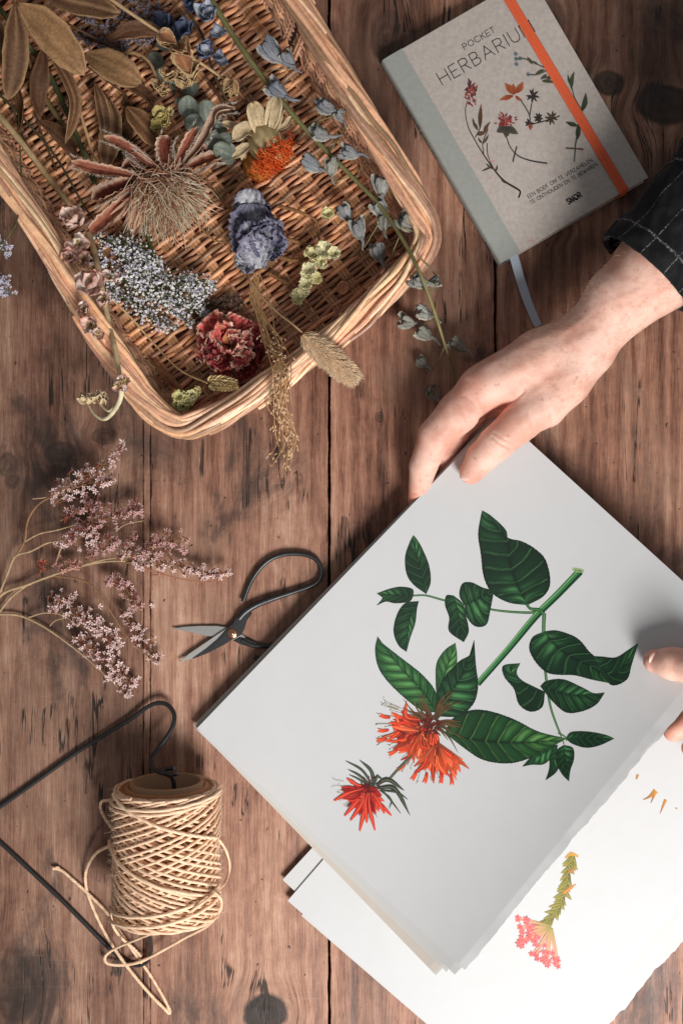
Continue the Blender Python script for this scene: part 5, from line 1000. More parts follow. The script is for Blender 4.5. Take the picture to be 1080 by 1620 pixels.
def larkspur():
    t = thing('larkspur_stalk', 'long larkspur stalk with grey blue buds lying across the basket rim onto the table', 'flower', (600, 330, 20)); st = srgb(112, 112, 72); m = MB()
    main = [(318, -30, 60), (360, 42, 62), (405, 108, 66), (452, 168, 70), (500, 222, 72), (552, 275, 76), (600, 325, 90), (640, 385, 120), (664, 432, 138), (684, 485, 110), (703, 545, 60), (717, 590, 24), (712, 622, 14), (696, 645, 12)]
    p = stem(m, main, [4.6, 4.2, 3.8, 3.4, 2.8, 2.2, 1.5], st, 160, srgb(128, 118, 76))
    B = [(430, 82, 74, 140, 40, .75), (438, 144, 70, 150, 36, .8), (456, 96, 70, 130, 26, .6), (514, 170, 70, 165, 34, .6), (536, 184, 66, 130, 18, .5), (504, 212, 76, 170, 34, .35), (552, 242, 72, 175, 30, .55), (492, 260, 66, 155, 32, .6), (524, 264, 74, 92, 26, .1), (545, 336, 60, 130, 30, .45), (566, 362, 60, 110, 32, .4), (602, 292, 86, 98, 32, .25), (600, 330, 78, 130, 30, .3), (606, 352, 70, 95, 24, .35), (643, 354, 92, 150, 32, .1), (597, 398, 60, 115, 32, .4), (662, 446, 110, 170, 30, .25), (686, 446, 104, 10, 20, .3), (669, 495, 60, 160, 30, .15), (641, 509, 30, 172, 30, .1), (668, 527, 24, 155, 32, .1), (722, 545, 30, 150, 32, .1), (665, 572, 12, 145, 24, .15), (684, 622, 12, 130, 28, .15)]
    for (x, y, z, a, L, b) in B:
        e = bud(t, None, x, y, z, a, L, rng.choice([-1, 1]), b)
        q = nrm(p-e); dist = np.linalg.norm(p[:, :2]-e[:2], axis=1)+np.clip(p[:, 1]-e[1]-0, 0, 0); j = int(np.argmin(dist)); j = min(max(j+int(rng.integers(-2, 6)), 0), 159); d = -ang(a, 6); mid = (e+p[j])/2+d*8+UP*3; hairs_ = smooth([e+d*L*.5, mid, p[j]], 14); m.tube(hairs_, .85, srgb(130, 122, 84), 5)
    for (x, y, z) in ((662, 365, 90), (690, 470, 80), (700, 455, 70)): pass
    m.tube(smooth(UU([(660, 405, 130), (680, 425, 110), (694, 445, 90), (686, 460, 84), (672, 452, 90)]), 30), .9, st, 5); m.build('stem', M['stem'], t)
    # second stalk with open blue flowers at the top of the basket
    t = thing('larkspur_sprig', 'shorter larkspur sprig with open blue petals at the top of the basket', 'flower', (320, 60, 20)); m = MB(); stem(m, [(280, -30, 30), (300, 20, 36), (322, 60, 36), (340, 120, 34), (375, 190, 26)], [2.4, 2], srgb(84, 70, 50), 50); m.build('stem', M['stem'], t)
    for (x, y, z, n, s, w) in ((328, 28, 52, 6, 30, 1), (326, 84, 52, 6, 30, .5), (290, 50, 36, 6, 34, 0), (262, 38, 30, 5, 30, 0), (346, 96, 40, 4, 22, .4), (300, 4, 40, 4, 26, 0), (345, 52, 46, 3, 22, .8)):
        q = MB(); a0 = rng.random()*360
        for i in range(n): petal(q, U(x, y, z), ang(a0+i*360/n+rng.normal(0, 15), rng.uniform(0, 50)), UP, s*rng.uniform(.7, 1.1), s*.36, .8, cup=.6, crum=2.4, c0=srgb(206, 208, 212) if w else srgb(74, 84, 112), c1=srgb(132, 140, 164) if w < .9 else srgb(190, 194, 204), ce=srgb(84, 94, 126), nu=16, nv=11, freq=5)
        q.build('blossom', M['petal'], t, thick=.3)
larkspur()
# --- eucalyptus
def euca():
    t = thing('eucalyptus_sprig', 'grey green eucalyptus sprig with round leaves behind the thistle', 'foliage', (320, 200, 18)); m = MB(); stem(m, [(250, 120, 24), (300, 160, 30), (330, 210, 32), (370, 260, 24)], [2.2, 1.6], srgb(90, 80, 62)); m.build('stem', M['stem'], t)
    for (x, y, z, r) in ((299, 170, 44, 18), (282, 160, 40, 6), (326, 176, 34, 17), (308, 196, 50, 16), (334, 226, 42, 19), (352, 240, 52, 16), (356, 222, 46, 14), (322, 234, 36, 17), (302, 140, 26, 14), (258, 120, 34, 14), (345, 205, 30, 16), (364, 236, 46, 9), (262, 68, 20, 15), (246, 96, 18, 14), (360, 250, 44, 12), (274, 132, 22, 13)):
        q = MB(); a = rng.random()*360; d = ang(a, rng.uniform(-10, 25)); c = U(x, y, z)-d*r; petal(q, c, d, UP+rng.normal(0, .3, 3), 2*r, r*.95, .25, cup=.12, crum=.7, c0=jit(srgb(122, 132, 120)), c1=jit(srgb(146, 154, 142)), ce=srgb(120, 120, 104), midc=srgb(150, 160, 146), nu=18, nv=13, prof=[(0, .15), (.12, .6), (.3, .92), (.55, 1), (.8, .78), (.93, .45), (1, .1)]); q.build('leaf', M['petal'], t, thick=.5)
euca()
# --- bell flower stem across the top
def bell():
    t = thing('dried_bellflower', 'straw coloured stem with papery withered bell flowers crossing the top of the basket', 'flower', (280, 80, 40)); m = MB(); c = srgb(196, 164, 122)
    stem(m, [(150, -20, 84), (200, 16, 84), (250, 50, 82), (290, 82, 80), (330, 108, 74), (372, 138, 66)], [3, 2.6, 2.4, 2.0], c, 70); stem(m, [(192, 86, 44), (215, 84, 50), (236, 98, 52), (250, 128, 50)], [2.8, 2.2], srgb(160, 126, 88), 30); stem(m, [(372, 138, 66), (392, 165, 54), (400, 185, 46)], [3, 2.4], srgb(120, 84, 58), 20); m.build('stem', M['stem'], t)
    tn = srgb(206, 150, 108)
    for (x, y, z, a, L, w, n) in ((252, 54, 84, -35, 36, 12, 4), (282, 74, 84, -62, 46, 18, 5), (300, 108, 66, -80, 26, 18, 5), (366, 128, 72, -100, 30, 9, 4), (270, 112, 58, -100, 22, 14, 5), (290, 120, 54, -70, 20, 14, 4), (252, 128, 54, -90, 18, 14, 4), (262, 140, 46, -120, 16, 12, 4)):
        q = MB(); pale = y > 105
        for i in range(n): petal(q, U(x, y, z), ang(a+rng.normal(0, 16), rng.uniform(-25, 35)), UP, L*rng.uniform(.75, 1.05), w*rng.uniform(.6, 1), rng.uniform(-.3, .9), cup=.8, crum=2.0, c0=srgb(170, 116, 84), c1=jit(srgb(214, 190, 140) if pale else tn), ce=srgb(226, 196, 150), nu=18, nv=11, freq=5, edge=.08)
        q.build('blossom', M['petal'], t, thick=.4)
bell()
# --- papery yellow flower sprigs
def yellow(label, stems, flowers, at):
    t = thing('yellow_statice', label, 'dried flower', at); m = MB()
    for pts, r in stems: stem(m, pts, r, srgb(140, 100, 64), 30)
    m.build('stem', M['stem'], t)
    for (x, y, z, r, c) in flowers:
        q = MB(); a0 = rng.random()*360; cc = srgb(*c); n = 6
        for i in range(n): petal(q, U(x, y, z), ang(a0+i*360/n+rng.normal(0, 10), rng.uniform(5, 45)), UP, r*rng.uniform(.8, 1.1), r*.58, .5, cup=.35, crum=2.2, c0=cc*.8, c1=jit(cc), ce=cc*1.08, nu=14, nv=13, freq=7, edge=.14, prof=[(0, .25), (.5, .8), (.8, 1), (1, .85)])
        q.build('blossom', M['petal'], t, thick=.3)
ye, yg = (242, 234, 190), (234, 224, 170)
yellow('pale lemon papery statice flowers right of the blue bloom', [([(440, 326, 34), (470, 334, 40), (500, 350, 40), (505, 380, 40)], [3, 2.4, 1.6]), ([(445, 376, 30), (475, 384, 34), (500, 392, 38)], [4, 3, 2]), ([(440, 406, 30), (465, 412, 34), (490, 408, 40)], [4.2, 3.4, 2]), ([(425, 432, 28), (450, 446, 30), (475, 462, 34)], [3.4, 2.6, 1.8])],
       [(519, 340, 48, 13, yg), (512, 398, 52, 17, ye), (528, 402, 52, 15, ye), (496, 404, 46, 16, yg), (508, 414, 46, 14, ye), (490, 428, 46, 17, ye), (500, 440, 42, 12, yg), (484, 450, 42, 15, ye), (472, 470, 38, 15, yg), (480, 462, 40, 12, ye)], (490, 410, 18))
yellow('small greenish cream statice cluster near the bottom corner of the basket', [([(238, 570, 24), (262, 592, 44), (285, 615, 66), (292, 622, 74)], [1.6, 4.6, 5.2, 3])], [(284, 628, 84, 14, (214, 206, 148)), (296, 634, 82, 14, (224, 216, 164)), (290, 642, 82, 13, (206, 200, 140)), (304, 626, 82, 12, (222, 214, 160)), (312, 620, 82, 9, (200, 186, 130)), (282, 640, 82, 10, (200, 194, 130))], (290, 630, 18))
yellow('two crumpled yellow blossoms among the brown leaves at the upper centre', [([(235, 150, 30), (250, 185, 34), (255, 210, 30)], [1.6, 1.4])], [(254, 182, 46, 15, (214, 196, 130)), (260, 192, 46, 14, (206, 186, 120)), (250, 200, 42, 13, (196, 176, 112)), (268, 178, 42, 9, (214, 196, 140))], (255, 190, 18))
q = MB(); petal(q, U(533, 458, 30), ang(10, 10), UP, 20, 10.5, .3, cup=.3, crum=1, c0=srgb(196, 130, 92), c1=srgb(216, 158, 120), ce=srgb(226, 170, 132), nu=14, nv=11, prof=[(0, .3), (.25, .8), (.5, 1), (.8, .8), (1, .2)]); tag(q.build('loose_petal', M['petal'], thick=.5), 'single round peach coloured petal lying alone on the basket weave', 'petal')
q = MB(); stem(q, [(540, 440, 26), (555, 455, 28), (572, 452, 28), (575, 470, 26), (570, 478, 24)], [1, .8], srgb(160, 96, 60), 20); tag(q.build('dried_tendril', M['stem']), 'thin rusty curled tendril beside the peach coloured petal', 'stem')
# --- bunny tail grass
def bunny():
    t = thing('bunny_tail_grass', 'fluffy beige bunny tail grass head hanging over the front rim on its thin stalk', 'grass head', (515, 560, 100)); m = MB(); stem(m, [(398, 448, 60), (415, 470, 76), (440, 495, 104), (462, 512, 128), (478, 526, 138)], [1.5, 1.4], srgb(206, 170, 128), 40, knob=.04); m.build('stalk', M['stem'], t)
    a = U(478, 530, 138); b = U(556, 596, 118); ax = nrm(b-a); L = np.linalg.norm(b-a); m = MB(); blob(m, (a+b)/2, (12.5, 12.5, L*.48), srgb(232, 200, 158), 16, 20, 0, ax)
    k = 5200; u = rng.random(k); ph = rng.random(k)*6.283; A, B = frames(ax[None]); r = 12.5*np.sin(np.pi*np.clip(.06+u*.9, 0, 1))**.6; rad = A*np.cos(ph)[:, None]+B*np.sin(ph)[:, None]; o = a+(b-a)*u[:, None]+rad*r[:, None]*.9
    e = o+ax*rng.uniform(6, 17, (k, 1))+rad*rng.uniform(1, 10, (k, 1))+rng.normal(0, 1, (k, 3)); hairs(m, o, e, .5, .18, srgb(236, 196, 150), srgb(255, 228, 192)*rng.uniform(.85, 1.05, (k, 1)), None, 3); m.build('tail', M['hair'], t)
bunny()
def canary():
    t = thing('canary_grass', 'pale flattened canary grass seed head with long thin stalk in the basket corner', 'grass head', (355, 605, 40)); m = MB(); stem(m, [(180, 476, 66), (205, 500, 56), (245, 545, 44), (285, 585, 80), (328, 606, 124)], [1.5, 1.3], srgb(190, 156, 112), 60, knob=.05); m.build('stalk', M['stem'], t)
    m = MB(); a, b = U(330, 606, 126), U(382, 610, 130); d = nrm(b-a); n = 30
    for i in range(n):
        u = i/(n-1); sd = (-1)**i*(.3 if i % 4 > 1 else 1); o = a+(b-a)*u*.82+(0, sd*2, 1+2*rng.random()); petal(m, o, nrm(d+np.array((0, sd*1.05, .1+.4*rng.random()))), UP, 17*(1-.35*u)*(.7+.3*math.sin(3*u+.3)), 3.9, .1, cup=1.0, crum=.5, c0=srgb(206, 182, 130), c1=srgb(232, 214, 168), ce=srgb(170, 140, 96), midc=srgb(176, 150, 100), nu=10, nv=7)
    m.build('seed_head', M['petal'], t, thick=.3)
canary()
def panicle():
    t = thing('grass_panicle', 'wispy bundle of fine straw grass draped over the front rim of the basket', 'grass', (440, 560, 60)); m = MB(); q = MB(); c = srgb(180, 140, 96)
    for i in range(15):
        x0 = rng.normal(405, 5); a = [(x0, 440+rng.normal(0, 6), 52), (412+rng.normal(0, 8), 480, 64), (432+rng.normal(0, 11), 540, 104), (446+rng.normal(0, 10), 590, 136), (450+rng.normal(0, 10), 640, 126-i), (456+rng.normal(0, 9), 690, 80), (450+rng.normal(0, 10), 735+rng.uniform(-60, 25), 20+rng.uniform(0, 20))]
        if i % 3 == 2: a = a[:5]
        p = stem(m, a, [.95, .6], jit(c), 70, knob=.03, k=5)
        for j in range(34 if i % 3 < 2 else 12):
            k = int(rng.integers(20, 70)); 
            if rng.random() > (k/70)**.7: continue
            o = p[k]; tt = nrm(p[min(k+1, 69)]-p[k-1]); d = nrm(tt+rng.normal(0, .35, 3)); e = o+d*rng.uniform(3, 10)+rng.normal(0, 2.4, 3); e[2] = max(e[2], 3)
            hairs(q, [o], [e], .35, .3, c, c); blob(q, e, (1.15, 1.15, 3.2), jit(srgb(196, 150, 112)), 6, 6, 0, d, srgb(232, 204, 168))
    m.build('stalk_bundle', M['stem'], t); q.build('spikelets', M['tiny'], t)
panicle()
# thin filler stems
for lab, pts in (('thin brown stem curving right below the thistle tuft', [(300, 340, 26), (340, 380, 28), (378, 380, 30), (420, 372, 26)]), ('thin reddish stem under the orange tuft towards the thistle', [(330, 290, 24), (350, 320, 26), (370, 335, 24), (378, 352, 22)]), ('dry forked stem behind the eucalyptus leaves', [(205, 120, 24), (240, 170, 26), (275, 230, 24), (300, 260, 22)])):
    q = MB(); stem(q, pts, [2, 1.4], srgb(146, 108, 72), 40); tag(q.build('dried_twig', M['stem']), lab, 'twig', 'loose dried twigs in the basket')
# ---------------------------------------------------------------- hands: smooth-blended volumes turned into one surface
def skin_mat():
    m = NT('skin'); co = m.obj()
    n = m.noise(co, 38, 4, .6); n2 = m.noise(co, 900, 3, .6)
    c = m.mix(m.rng(n, .35, .68), srgb(236, 194, 176), srgb(214, 160, 140)); c = m.mix(1.0, c, m.attr(), 'MULTIPLY')
    f = m.rng(m.noise(co, 240, 2, .5), .65, .76, 0, .42); f2 = m.rng(m.noise(m.vmath('ADD', co, (3.1, 2.2, 0)), 110, 2, .5), .63, .76, 0, .4)
    c = m.mix(m.math('MAXIMUM', f, f2), c, srgb(176, 112, 88))
    m.put(m.b.inputs['Base Color'], c); m.b.inputs['Roughness'].default_value = .5; m.b.inputs['Specular IOR Level'].default_value = .35
    m.b.inputs['Subsurface Weight'].default_value = .25; m.b.inputs['Subsurface Radius'].default_value = (.009, .0035, .002); m.b.inputs['Subsurface Scale'].default_value = .5
    v = m.node('ShaderNodeTexVoronoi'); m.put(v.inputs['Vector'], co); v.inputs['Scale'].default_value = 900; v.feature = 'DISTANCE_TO_EDGE'
    h = m.math('ADD', m.math('MULTIPLY', v.outputs['Distance'], .5), m.math('ADD', m.math('MULTIPLY', n2, .5), m.math('MULTIPLY', m.noise(co, 120, 4, .6), 1.4)))
    m.put(m.b.inputs['Normal'], m.bump(h, .45, .0007)); return m.mat
M['skin'] = skin_mat()
def nail_mat():
    m = NT('nail'); m.put(m.b.inputs['Base Color'], m.attr()); m.b.inputs['Roughness'].default_value = .28; m.b.inputs['Subsurface Weight'].default_value = .2; m.b.inputs['Subsurface Radius'].default_value = (.004, .002, .001); return m.mat
M['nail'] = nail_mat()
def sdf_mesh(chains, res, creases=(), blend=9.0, pad=14, bumps=()):
    """chains: (list of (px,py,z), list of r, blend).  Returns verts, quads"""
    segs = []
    for pts, rs, bl in chains:
        P = UU(pts)
        for i in range(len(P)-1): segs.append((P[i], P[i+1], rs[i], rs[i+1], bl))
    allp = np.vstack([[s[0], s[1]] for s in segs]); rm = max(max(s[2], s[3]) for s in segs)
    lo = allp.min(0)-rm-pad; hi = allp.max(0)+rm+pad; n = np.ceil((hi-lo)/res).astype(int)+1
    xs = [lo[k]+np.arange(n[k])*res for k in range(3)]
    D = np.full(n, 60.0, np.float32)
    for a, b, r0, r1, bl in segs:
        m_ = max(r0, r1)+bl*2+8; l2 = np.maximum(np.floor((np.minimum(a, b)-m_-lo)/res).astype(int), 0); h2 = np.minimum(np.ceil((np.maximum(a, b)+m_-lo)/res).astype(int)+1, n)
        X, Y, Z = np.meshgrid(xs[0][l2[0]:h2[0]], xs[1][l2[1]:h2[1]], xs[2][l2[2]:h2[2]], indexing='ij', sparse=True)
        d = b-a; L2 = max(np.dot(d, d), 1e-6); h = np.clip(((X-a[0])*d[0]+(Y-a[1])*d[1]+(Z-a[2])*d[2])/L2, 0, 1)
        q = np.sqrt((X-a[0]-h*d[0])**2+(Y-a[1]-h*d[1])**2+(Z-a[2]-h*d[2])**2)-(r0+(r1-r0)*h)
        sl = (slice(l2[0], h2[0]), slice(l2[1], h2[1]), slice(l2[2], h2[2])); o = D[sl]
        k = np.clip(bl-np.abs(o-q), 0, None)/bl; D[sl] = np.minimum(o, q)-k*k*bl*.25
    X, Y, Z = np.meshgrid(*xs, indexing='ij', sparse=True)
    for pts, w, amp, zmin in creases:
        P = UU(pts); d2 = np.full((n[0], n[1], 1), 1e9)
        for i in range(len(P)-1):
            a, b = P[i], P[i+1]; d = (b-a)[:2]; h = np.clip(((X-a[0])*d[0]+(Y-a[1])*d[1])/np.dot(d, d), 0, 1); d2 = np.minimum(d2, (X-a[0]-h*d[0])**2+(Y-a[1]-h*d[1])**2)
        D += amp*np.exp(-d2/(w*w))*(Z > zmin)
    # surface nets
    ins = D < 0; c = ins[:-1, :-1, :-1].astype(np.int8)
    s = sum(ins[i:n[0]-1+i, j:n[1]-1+j, k:n[2]-1+k].astype(np.int8) for i in (0, 1) for j in (0, 1) for k in (0, 1))
    act = (s > 0) & (s < 8); idx = np.full(act.shape, -1, np.int64); cells = np.argwhere(act); idx[act] = np.arange(len(cells))
    acc = np.zeros((len(cells), 3)); cnt = np.zeros(len(cells)); I, J, K_ = cells.T
    for (ax, o1, o2) in ((0, 1, 2), (1, 0, 2), (2, 0, 1)):
        for u in (0, 1):
            for v in (0, 1):
                p = np.zeros(3, int); p[o1] = u; p[o2] = v; q = p.copy(); q[ax] = 1
                a = D[I+p[0], J+p[1], K_+p[2]]; b = D[I+q[0], J+q[1], K_+q[2]]; x = (a < 0) != (b < 0); t_ = np.where(x, a/np.where(x, a-b, 1), 0)
                pos = np.tile(p.astype(float), (len(cells), 1)); pos[:, ax] += t_; acc += pos*x[:, None]; cnt += x
    V = lo+(cells+acc/cnt[:, None])*res; Q = []
    for ax, (b1, b2) in ((0, (1, 2)), (1, (2, 0)), (2, (0, 1))):
        sh = [slice(1, -1)]*3; sh[ax] = slice(0, -1)
        A = ins[tuple(sh)]; sh2 = list(sh); sh2[ax] = slice(1, None); B = ins[tuple(sh2)]
        e = np.argwhere(A != B); off = np.array([1, 1, 1]); off[ax] = 0; e = e+off; fl = ins[tuple(e.T)]
        d1 = np.zeros(3, int); d1[b1] = 1; d2_ = np.zeros(3, int); d2_[b2] = 1
        ok = (e < np.array(act.shape)).all(1); e = e[ok]; fl = fl[ok]
        q = np.stack([idx[tuple((e-d1-d2_).T)], idx[tuple((e-d2_).T)], idx[tuple(e.T)], idx[tuple((e-d1).T)]], 1); q[~fl] = q[~fl][:, ::-1]
        Q.append(q[(q >= 0).all(1)])
    Q = np.vstack(Q)
    # relax slightly
    E = np.vstack([Q[:, [0, 1]], Q[:, [1, 2]], Q[:, [2, 3]], Q[:, [3, 0]]])
    for it in range(4):
        sm = np.zeros_like(V); ct = np.zeros(len(V)); np.add.at(sm, E[:, 0], V[E[:, 1]]); np.add.at(ct, E[:, 0], 1); V = V*.5+.5*sm/ct[:, None]
    return V, Q
t_person = None
def zs(px, py, dz=0):
    u, v = Q1.inv(px, py); return float(Z1(np.array(u), np.array(v)))+dz
print('sheet z', [round(zs(*q)) for q in ((745,748),(782,715),(1035,1046),(1078,1050),(1064,1158),(655,790),(700,740))])
rh = [  # right hand
 ([(1240, 175, 172), (1120, 322, 158), (1036, 425, 146), (978, 476, 136), (930, 530, 124)], [74, 68, 59, 48, 37], 14),
 ([(1060, 400, 130), (960, 505, 122), (915, 540, 117)], [54, 36, 34], 14),
 ([(1070, 420, 140), (964, 500, 128), (925, 556, 118)], [52, 36, 31], 14),
 ([(940, 530, 120), (860, 570, 112), (757, 618, 94)], [36, 35, 31], 16),      # index metacarpal
 ([(925, 525, 116), (850, 560, 104), (768, 604, 88)], [34, 32, 29], 16),
 ([(925, 540, 112), (860, 580, 92), (790, 620, 70)], [32, 32, 28], 16),
 ([(930, 560, 112), (880, 610, 95), (800, 640, 60)], [32, 30, 24], 16),
 ([(757, 618, 94), (724, 653, 94), (689, 690, 86)], [32, 30, 27], 7),         # index
 ([(689, 690, 86), (669, 738, 64), (660, 790, 34)], [26, 21, 15.5], 4),
 ([(765, 630, 72), (720, 684, 54), (700, 724, 34), (714, 756, 14)], [24, 20, 15.5, 11], 6),
 ([(785, 635, 58), (752, 682, 30), (752, 726, 15)], [22, 16, 11.5], 6),
 ([(810, 645, 50), (790, 690, 27), (790, 726, 15)], [20, 14, 11.5], 6),
 ([(925, 555, 120), (895, 602, 112), (862, 644, 106)], [36, 33, 30], 16),      # thumb base
 ([(858, 640, 106), (820, 670, 102), (784, 702, 97)], [32, 27.5, 27], 10),
 ([(784, 702, 97), (762, 724, 90), (745, 747, 84)], [26, 23.5, 18], 3),
 ([(850, 608, 100), (826, 622, 94)], [34, 27], 14),
]
Rc = [([(900, 556, 0), (835, 582, 0), (778, 612, 0)], 8, -1.0, 100), ([(885, 540, 0), (815, 562, 0), (745, 596, 0)], 7, -.8, 90), ([(905, 585, 0), (880, 610, 0), (840, 622, 0), (815, 640, 0)], 4, -.6, 100), ([(1010, 430, 0), (960, 500, 0), (900, 520, 0), (850, 560, 0)], 4, -.45, 110), ([(838, 655, 0), (845, 668, 0), (846, 684, 0)], 3, 1.2, 80), ([(812, 668, 0), (818, 684, 0), (820, 700, 0)], 2.5, .9, 80), ([(806, 634, 0), (792, 648, 0), (772, 658, 0), (745, 672, 0)], 2.2, 2.4, 20), ([(725, 618, 0), (740, 640, 0), (752, 660, 0)], 4.5, 1.6, 95), ([(705, 640, 0), (716, 660, 0), (726, 680, 0)], 3.5, 1.0, 90), ([(760, 700, 0), (772, 710, 0), (787, 717, 0)], 1.8, 2.0, 80), ([(764, 694, 0), (778, 704, 0), (794, 710, 0)], 1.7, 1.6, 80), ([(757, 708, 0), (768, 717, 0), (780, 722, 0)], 1.5, .9, 80),
      ([(720, 640, 0), (735, 652, 0), (742, 664, 0)], 1.8, 1.0, 60), ([(664, 690, 0), (676, 700, 0), (690, 706, 0)], 1.6, .8, 60), ([(900, 500, 0), (925, 530, 0), (955, 556, 0)], 2.5, .9, 60), ([(907, 494, 0), (932, 522, 0), (962, 548, 0)], 2.0, .6, 60), ([(655, 735, 0), (668, 740, 0), (680, 742, 0)], 1.5, .8, 30)]
lh = [  # left hand at the right edge of the picture
 ([(1035, 1046, zs(1035, 1046, 15)), (1062, 1050, zs(1062, 1050, 20)), (1100, 1056, zs(1100, 1056, 24)), (1150, 1066, 165), (1215, 1085, 150)], [16.5, 21.5, 24.5, 30, 40], 10),
 ([(1064, 1158, 112), (1092, 1140, 114), (1140, 1122, 112), (1215, 1105, 112)], [14.5, 17, 21, 32], 8),
 ([(1092, 1184, 92), (1120, 1168, 94), (1160, 1147, 96), (1220, 1120, 104)], [14, 17, 20, 30], 8),
 ([(1112, 1206, 78), (1150, 1186, 80), (1190, 1160, 84), (1230, 1135, 94)], [13, 16, 19, 28], 8),
 ([(1215, 1092, 128), (1290, 1080, 130), (1380, 1030, 140)], [44, 46, 52], 16),
 ([(1215, 1125, 112), (1290, 1100, 118), (1380, 1040, 135)], [38, 40, 50], 16),
]
Lc = [([(1076, 1028, 0), (1074, 1050, 0), (1078, 1070, 0)], 1.5, 1.0, 140), ([(1070, 1030, 0), (1068, 1050, 0), (1071, 1068, 0)], 1.4, .7, 140)]
mb = MB()
def skincol(V, tips):
    C = np.ones((len(V), 3))
    for p, r in tips:
        q = np.exp(-((V-U(*p))**2).sum(1)/(r*r))[:, None]; C = C*(1-q)+C*np.array((1.0, .76, .72))*q
    return C
V, Q = sdf_mesh(rh, 1.5, Rc); mb.add(V, Q, skincol(V, [((745, 748, 80), 26), ((657, 785, 40), 30), ((690, 690, 82), 26), ((786, 704, 100), 18), ((716, 760, 30), 34), ((735, 612, 110), 26), ((795, 640, 90), 26)]))
V, Q = sdf_mesh(lh, 1.5, Lc); mb.add(V, Q, skincol(V, [((1035, 1046, 150), 22), ((1064, 1158, 112), 26), ((1090, 1182, 92), 26), ((1078, 1050, 170), 16)]))
person = mb.build('person', M['skin'])
tag(person, 'person reaching in from the right, both hands holding the large printed sheet, dark checked sleeve', 'person')
vs = person.data.vertices; nv_ = len(vs); co_ = np.empty(nv_*3); vs.foreach_get('co', co_); co_ = co_.reshape(-1, 3)/S; no_ = np.empty(nv_*3); person.data.vertex_normals.foreach_get('vector', no_); no_ = no_.reshape(-1, 3)
a_, b_ = U(1040, 425, 146), U(800, 590, 105); h_ = ((co_-a_)@(b_-a_))/((b_-a_)@(b_-a_)); ok_ = np.where((h_ > -.1) & (h_ < .85) & (no_[:, 2] > .05) & (co_[:, 1] > 100))[0]; ii = rng.choice(ok_, 420)
mb = MB(); fl_ = nrm(b_-a_); d_ = nrm(no_[ii]*.35+fl_*.9+np.cross(fl_, UP)*.35+rng.normal(0, .25, (420, 3))); hairs(mb, co_[ii], co_[ii]+d_*rng.uniform(5, 11, (420, 1)), .16, .05, srgb(214, 180, 140), srgb(240, 214, 180), no_[ii]*1.2); mb.build('arm_hair', M['hair'], person)
def nail(c, fwd, up, L_, Wn):
    fwd = nrm(fwd); up = nrm(np.asarray(up)-fwd*np.dot(up, fwd)); sd = np.cross(fwd, up); mb = MB(); a = np.linspace(-1, 1, 13); v = np.linspace(-1, 1, 15); P = np.zeros((15, 13, 3)); C = np.zeros((15, 13, 3))
    for i, y in enumerate(v):
        w = Wn*(1-max(0, abs(y)-.35)**2*1.1)*(1 if y > 0 else 1)
        for j, x in enumerate(a):
            P[i, j] = c+fwd*L_*y*(1-.14*x*x*(1 if y > 0 else -1)*np.sign(y)*abs(y))+sd*w*math.sin(x*1.05)/math.sin(1.05)+up*(Wn*.75*(math.cos(x*1.05)-1)-.05*L_*y*y)
            C[i, j] = srgb(240, 206, 194) if y > .72 else srgb(222, 158, 142)+(srgb(238, 196, 184)-srgb(222, 158, 142))*max(0, (y+1)/2)
    mb.grid(P, C); return mb.build('fingernail', M['nail'], person, thick=.8)
nail(U(1034, 1043, zs(1034, 1043, 15))+(0, 0, 17.0), (-1, .02, -.18), (.05, -.25, 1), 12.5, 11.5)
nail(U(745, 747, 84)+np.array((-.62, -.12, .74))*16.6, (-.62, -.72, -.28), (-.66, -.05, .74), 11, 9.5)
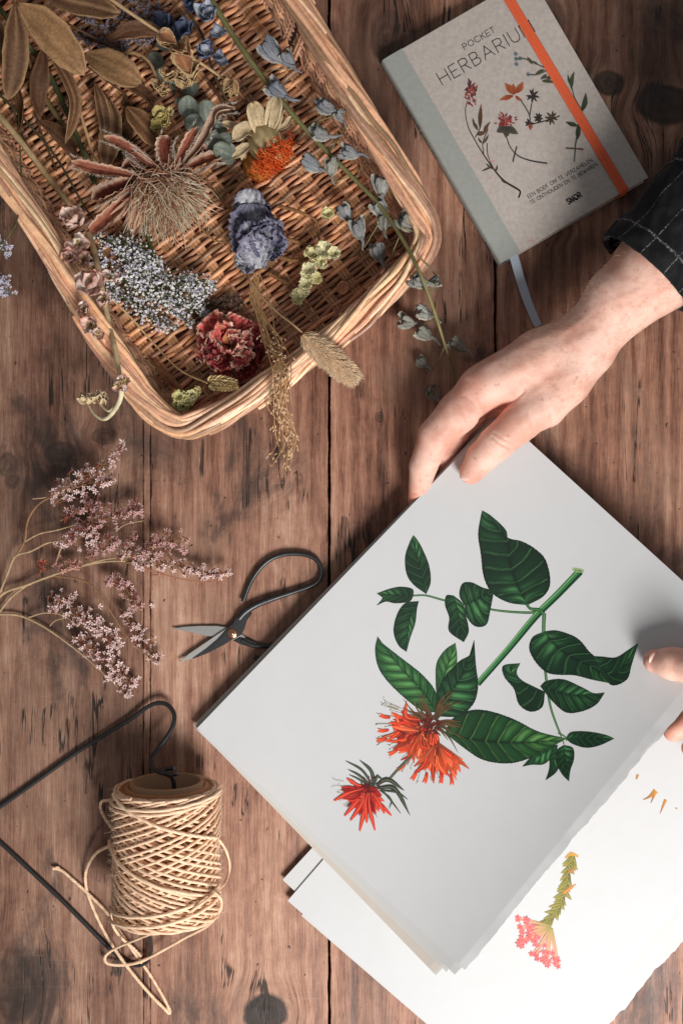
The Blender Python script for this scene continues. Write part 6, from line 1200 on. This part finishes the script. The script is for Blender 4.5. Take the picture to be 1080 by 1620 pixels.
# sleeve
def fabric():
    m = NT('checked_fabric'); co = m.obj(); uv = m.node('ShaderNodeAttribute', attribute_name='Col').outputs['Color']
    sp = m.node('ShaderNodeSeparateColor'); m.put(sp.inputs[0], uv)
    n = m.noise(co, 900, 4, .7); n3 = m.noise(co, 60, 4, .6)
    base = m.mix(m.rng(n3, .35, .7), (.008, .008, .009), (.022, .021, .022)); lines = None
    for ch, k, o in ((0, 3.4, .21), (1, 6.0, .12)):
        x = m.math('FRACT', m.math('ADD', m.math('ADD', m.math('MULTIPLY', sp.outputs[ch], k), o), m.math('MULTIPLY', m.noise(co, 220, 3), .03))); l = m.rng(m.math('ABSOLUTE', m.math('SUBTRACT', x, .5)), .022 if ch == 0 else .03, .008)
        lines = l if lines is None else m.math('MAXIMUM', lines, l)
    lines = m.math('MULTIPLY', lines, m.rng(m.noise(co, 800, 2, .5), .43, .60, .05, .8))
    m.put(m.b.inputs['Base Color'], m.mix(lines, base, (.25, .24, .23))); m.b.inputs['Roughness'].default_value = .95; m.b.inputs['Specular IOR Level'].default_value = .1
    m.b.inputs['Sheen Weight'].default_value = .06; m.put(m.b.inputs['Normal'], m.bump(n, .8, .0012)); return m.mat
mb = MB(); A0, A1, A2 = U(1018, 432, 142), U(1125, 315, 162), U(1300, 90, 190); p = smooth([A0, A1, A2], 90); t_ = nrm(np.gradient(p, axis=0)); sd = nrm(np.cross(t_, (0, 0, 1))); up = np.cross(sd, t_)
th = np.linspace(0, 2*np.pi, 121); P3 = np.zeros((92, 121, 3)); C = np.zeros((92, 121, 3))
for i in range(90):
    u = i/89; r = 78+10*u+3.0*wob(th*3+i*.11, 3)+3.2*np.sin(i*.33+1.6*np.sin(th))*(.4+u)+2*wob(th*7-i*.2, 9)+ (2.5*math.exp(-i/3))
    r = r+ (th*0); r[-1] = r[0]; P3[i+1] = p[i]+sd[i]*(np.cos(th)*r*.98)[:, None]+up[i]*(np.sin(th)*r*.98)[:, None]; C[i+1, :, 0] = u; C[i+1, :, 1] = np.abs(th/np.pi-1)
P3[0] = P3[1]*.93+p[0]*.07+t_[0]*6; C[0] = C[1]; P3[91] = P3[90]; C[91] = C[90]
mb.grid(P3, C); mb.build('sleeve', fabric(), person, thick=2.2)
mb = MB(); k = 900; i = rng.integers(0, 3, k)+1; j = rng.integers(0, 120, k); b = P3[i, j]; n_ = nrm(b-p[0]-t_[0]*2); hairs(mb, b, b+n_*rng.uniform(1, 3.4, (k, 1))+rng.normal(0, 1.5, (k, 3))-t_[0]*1.2, .22, .1, (.02, .02, .02), (.05, .05, .05)); mb.build('sleeve_fuzz', M['hair'], person)
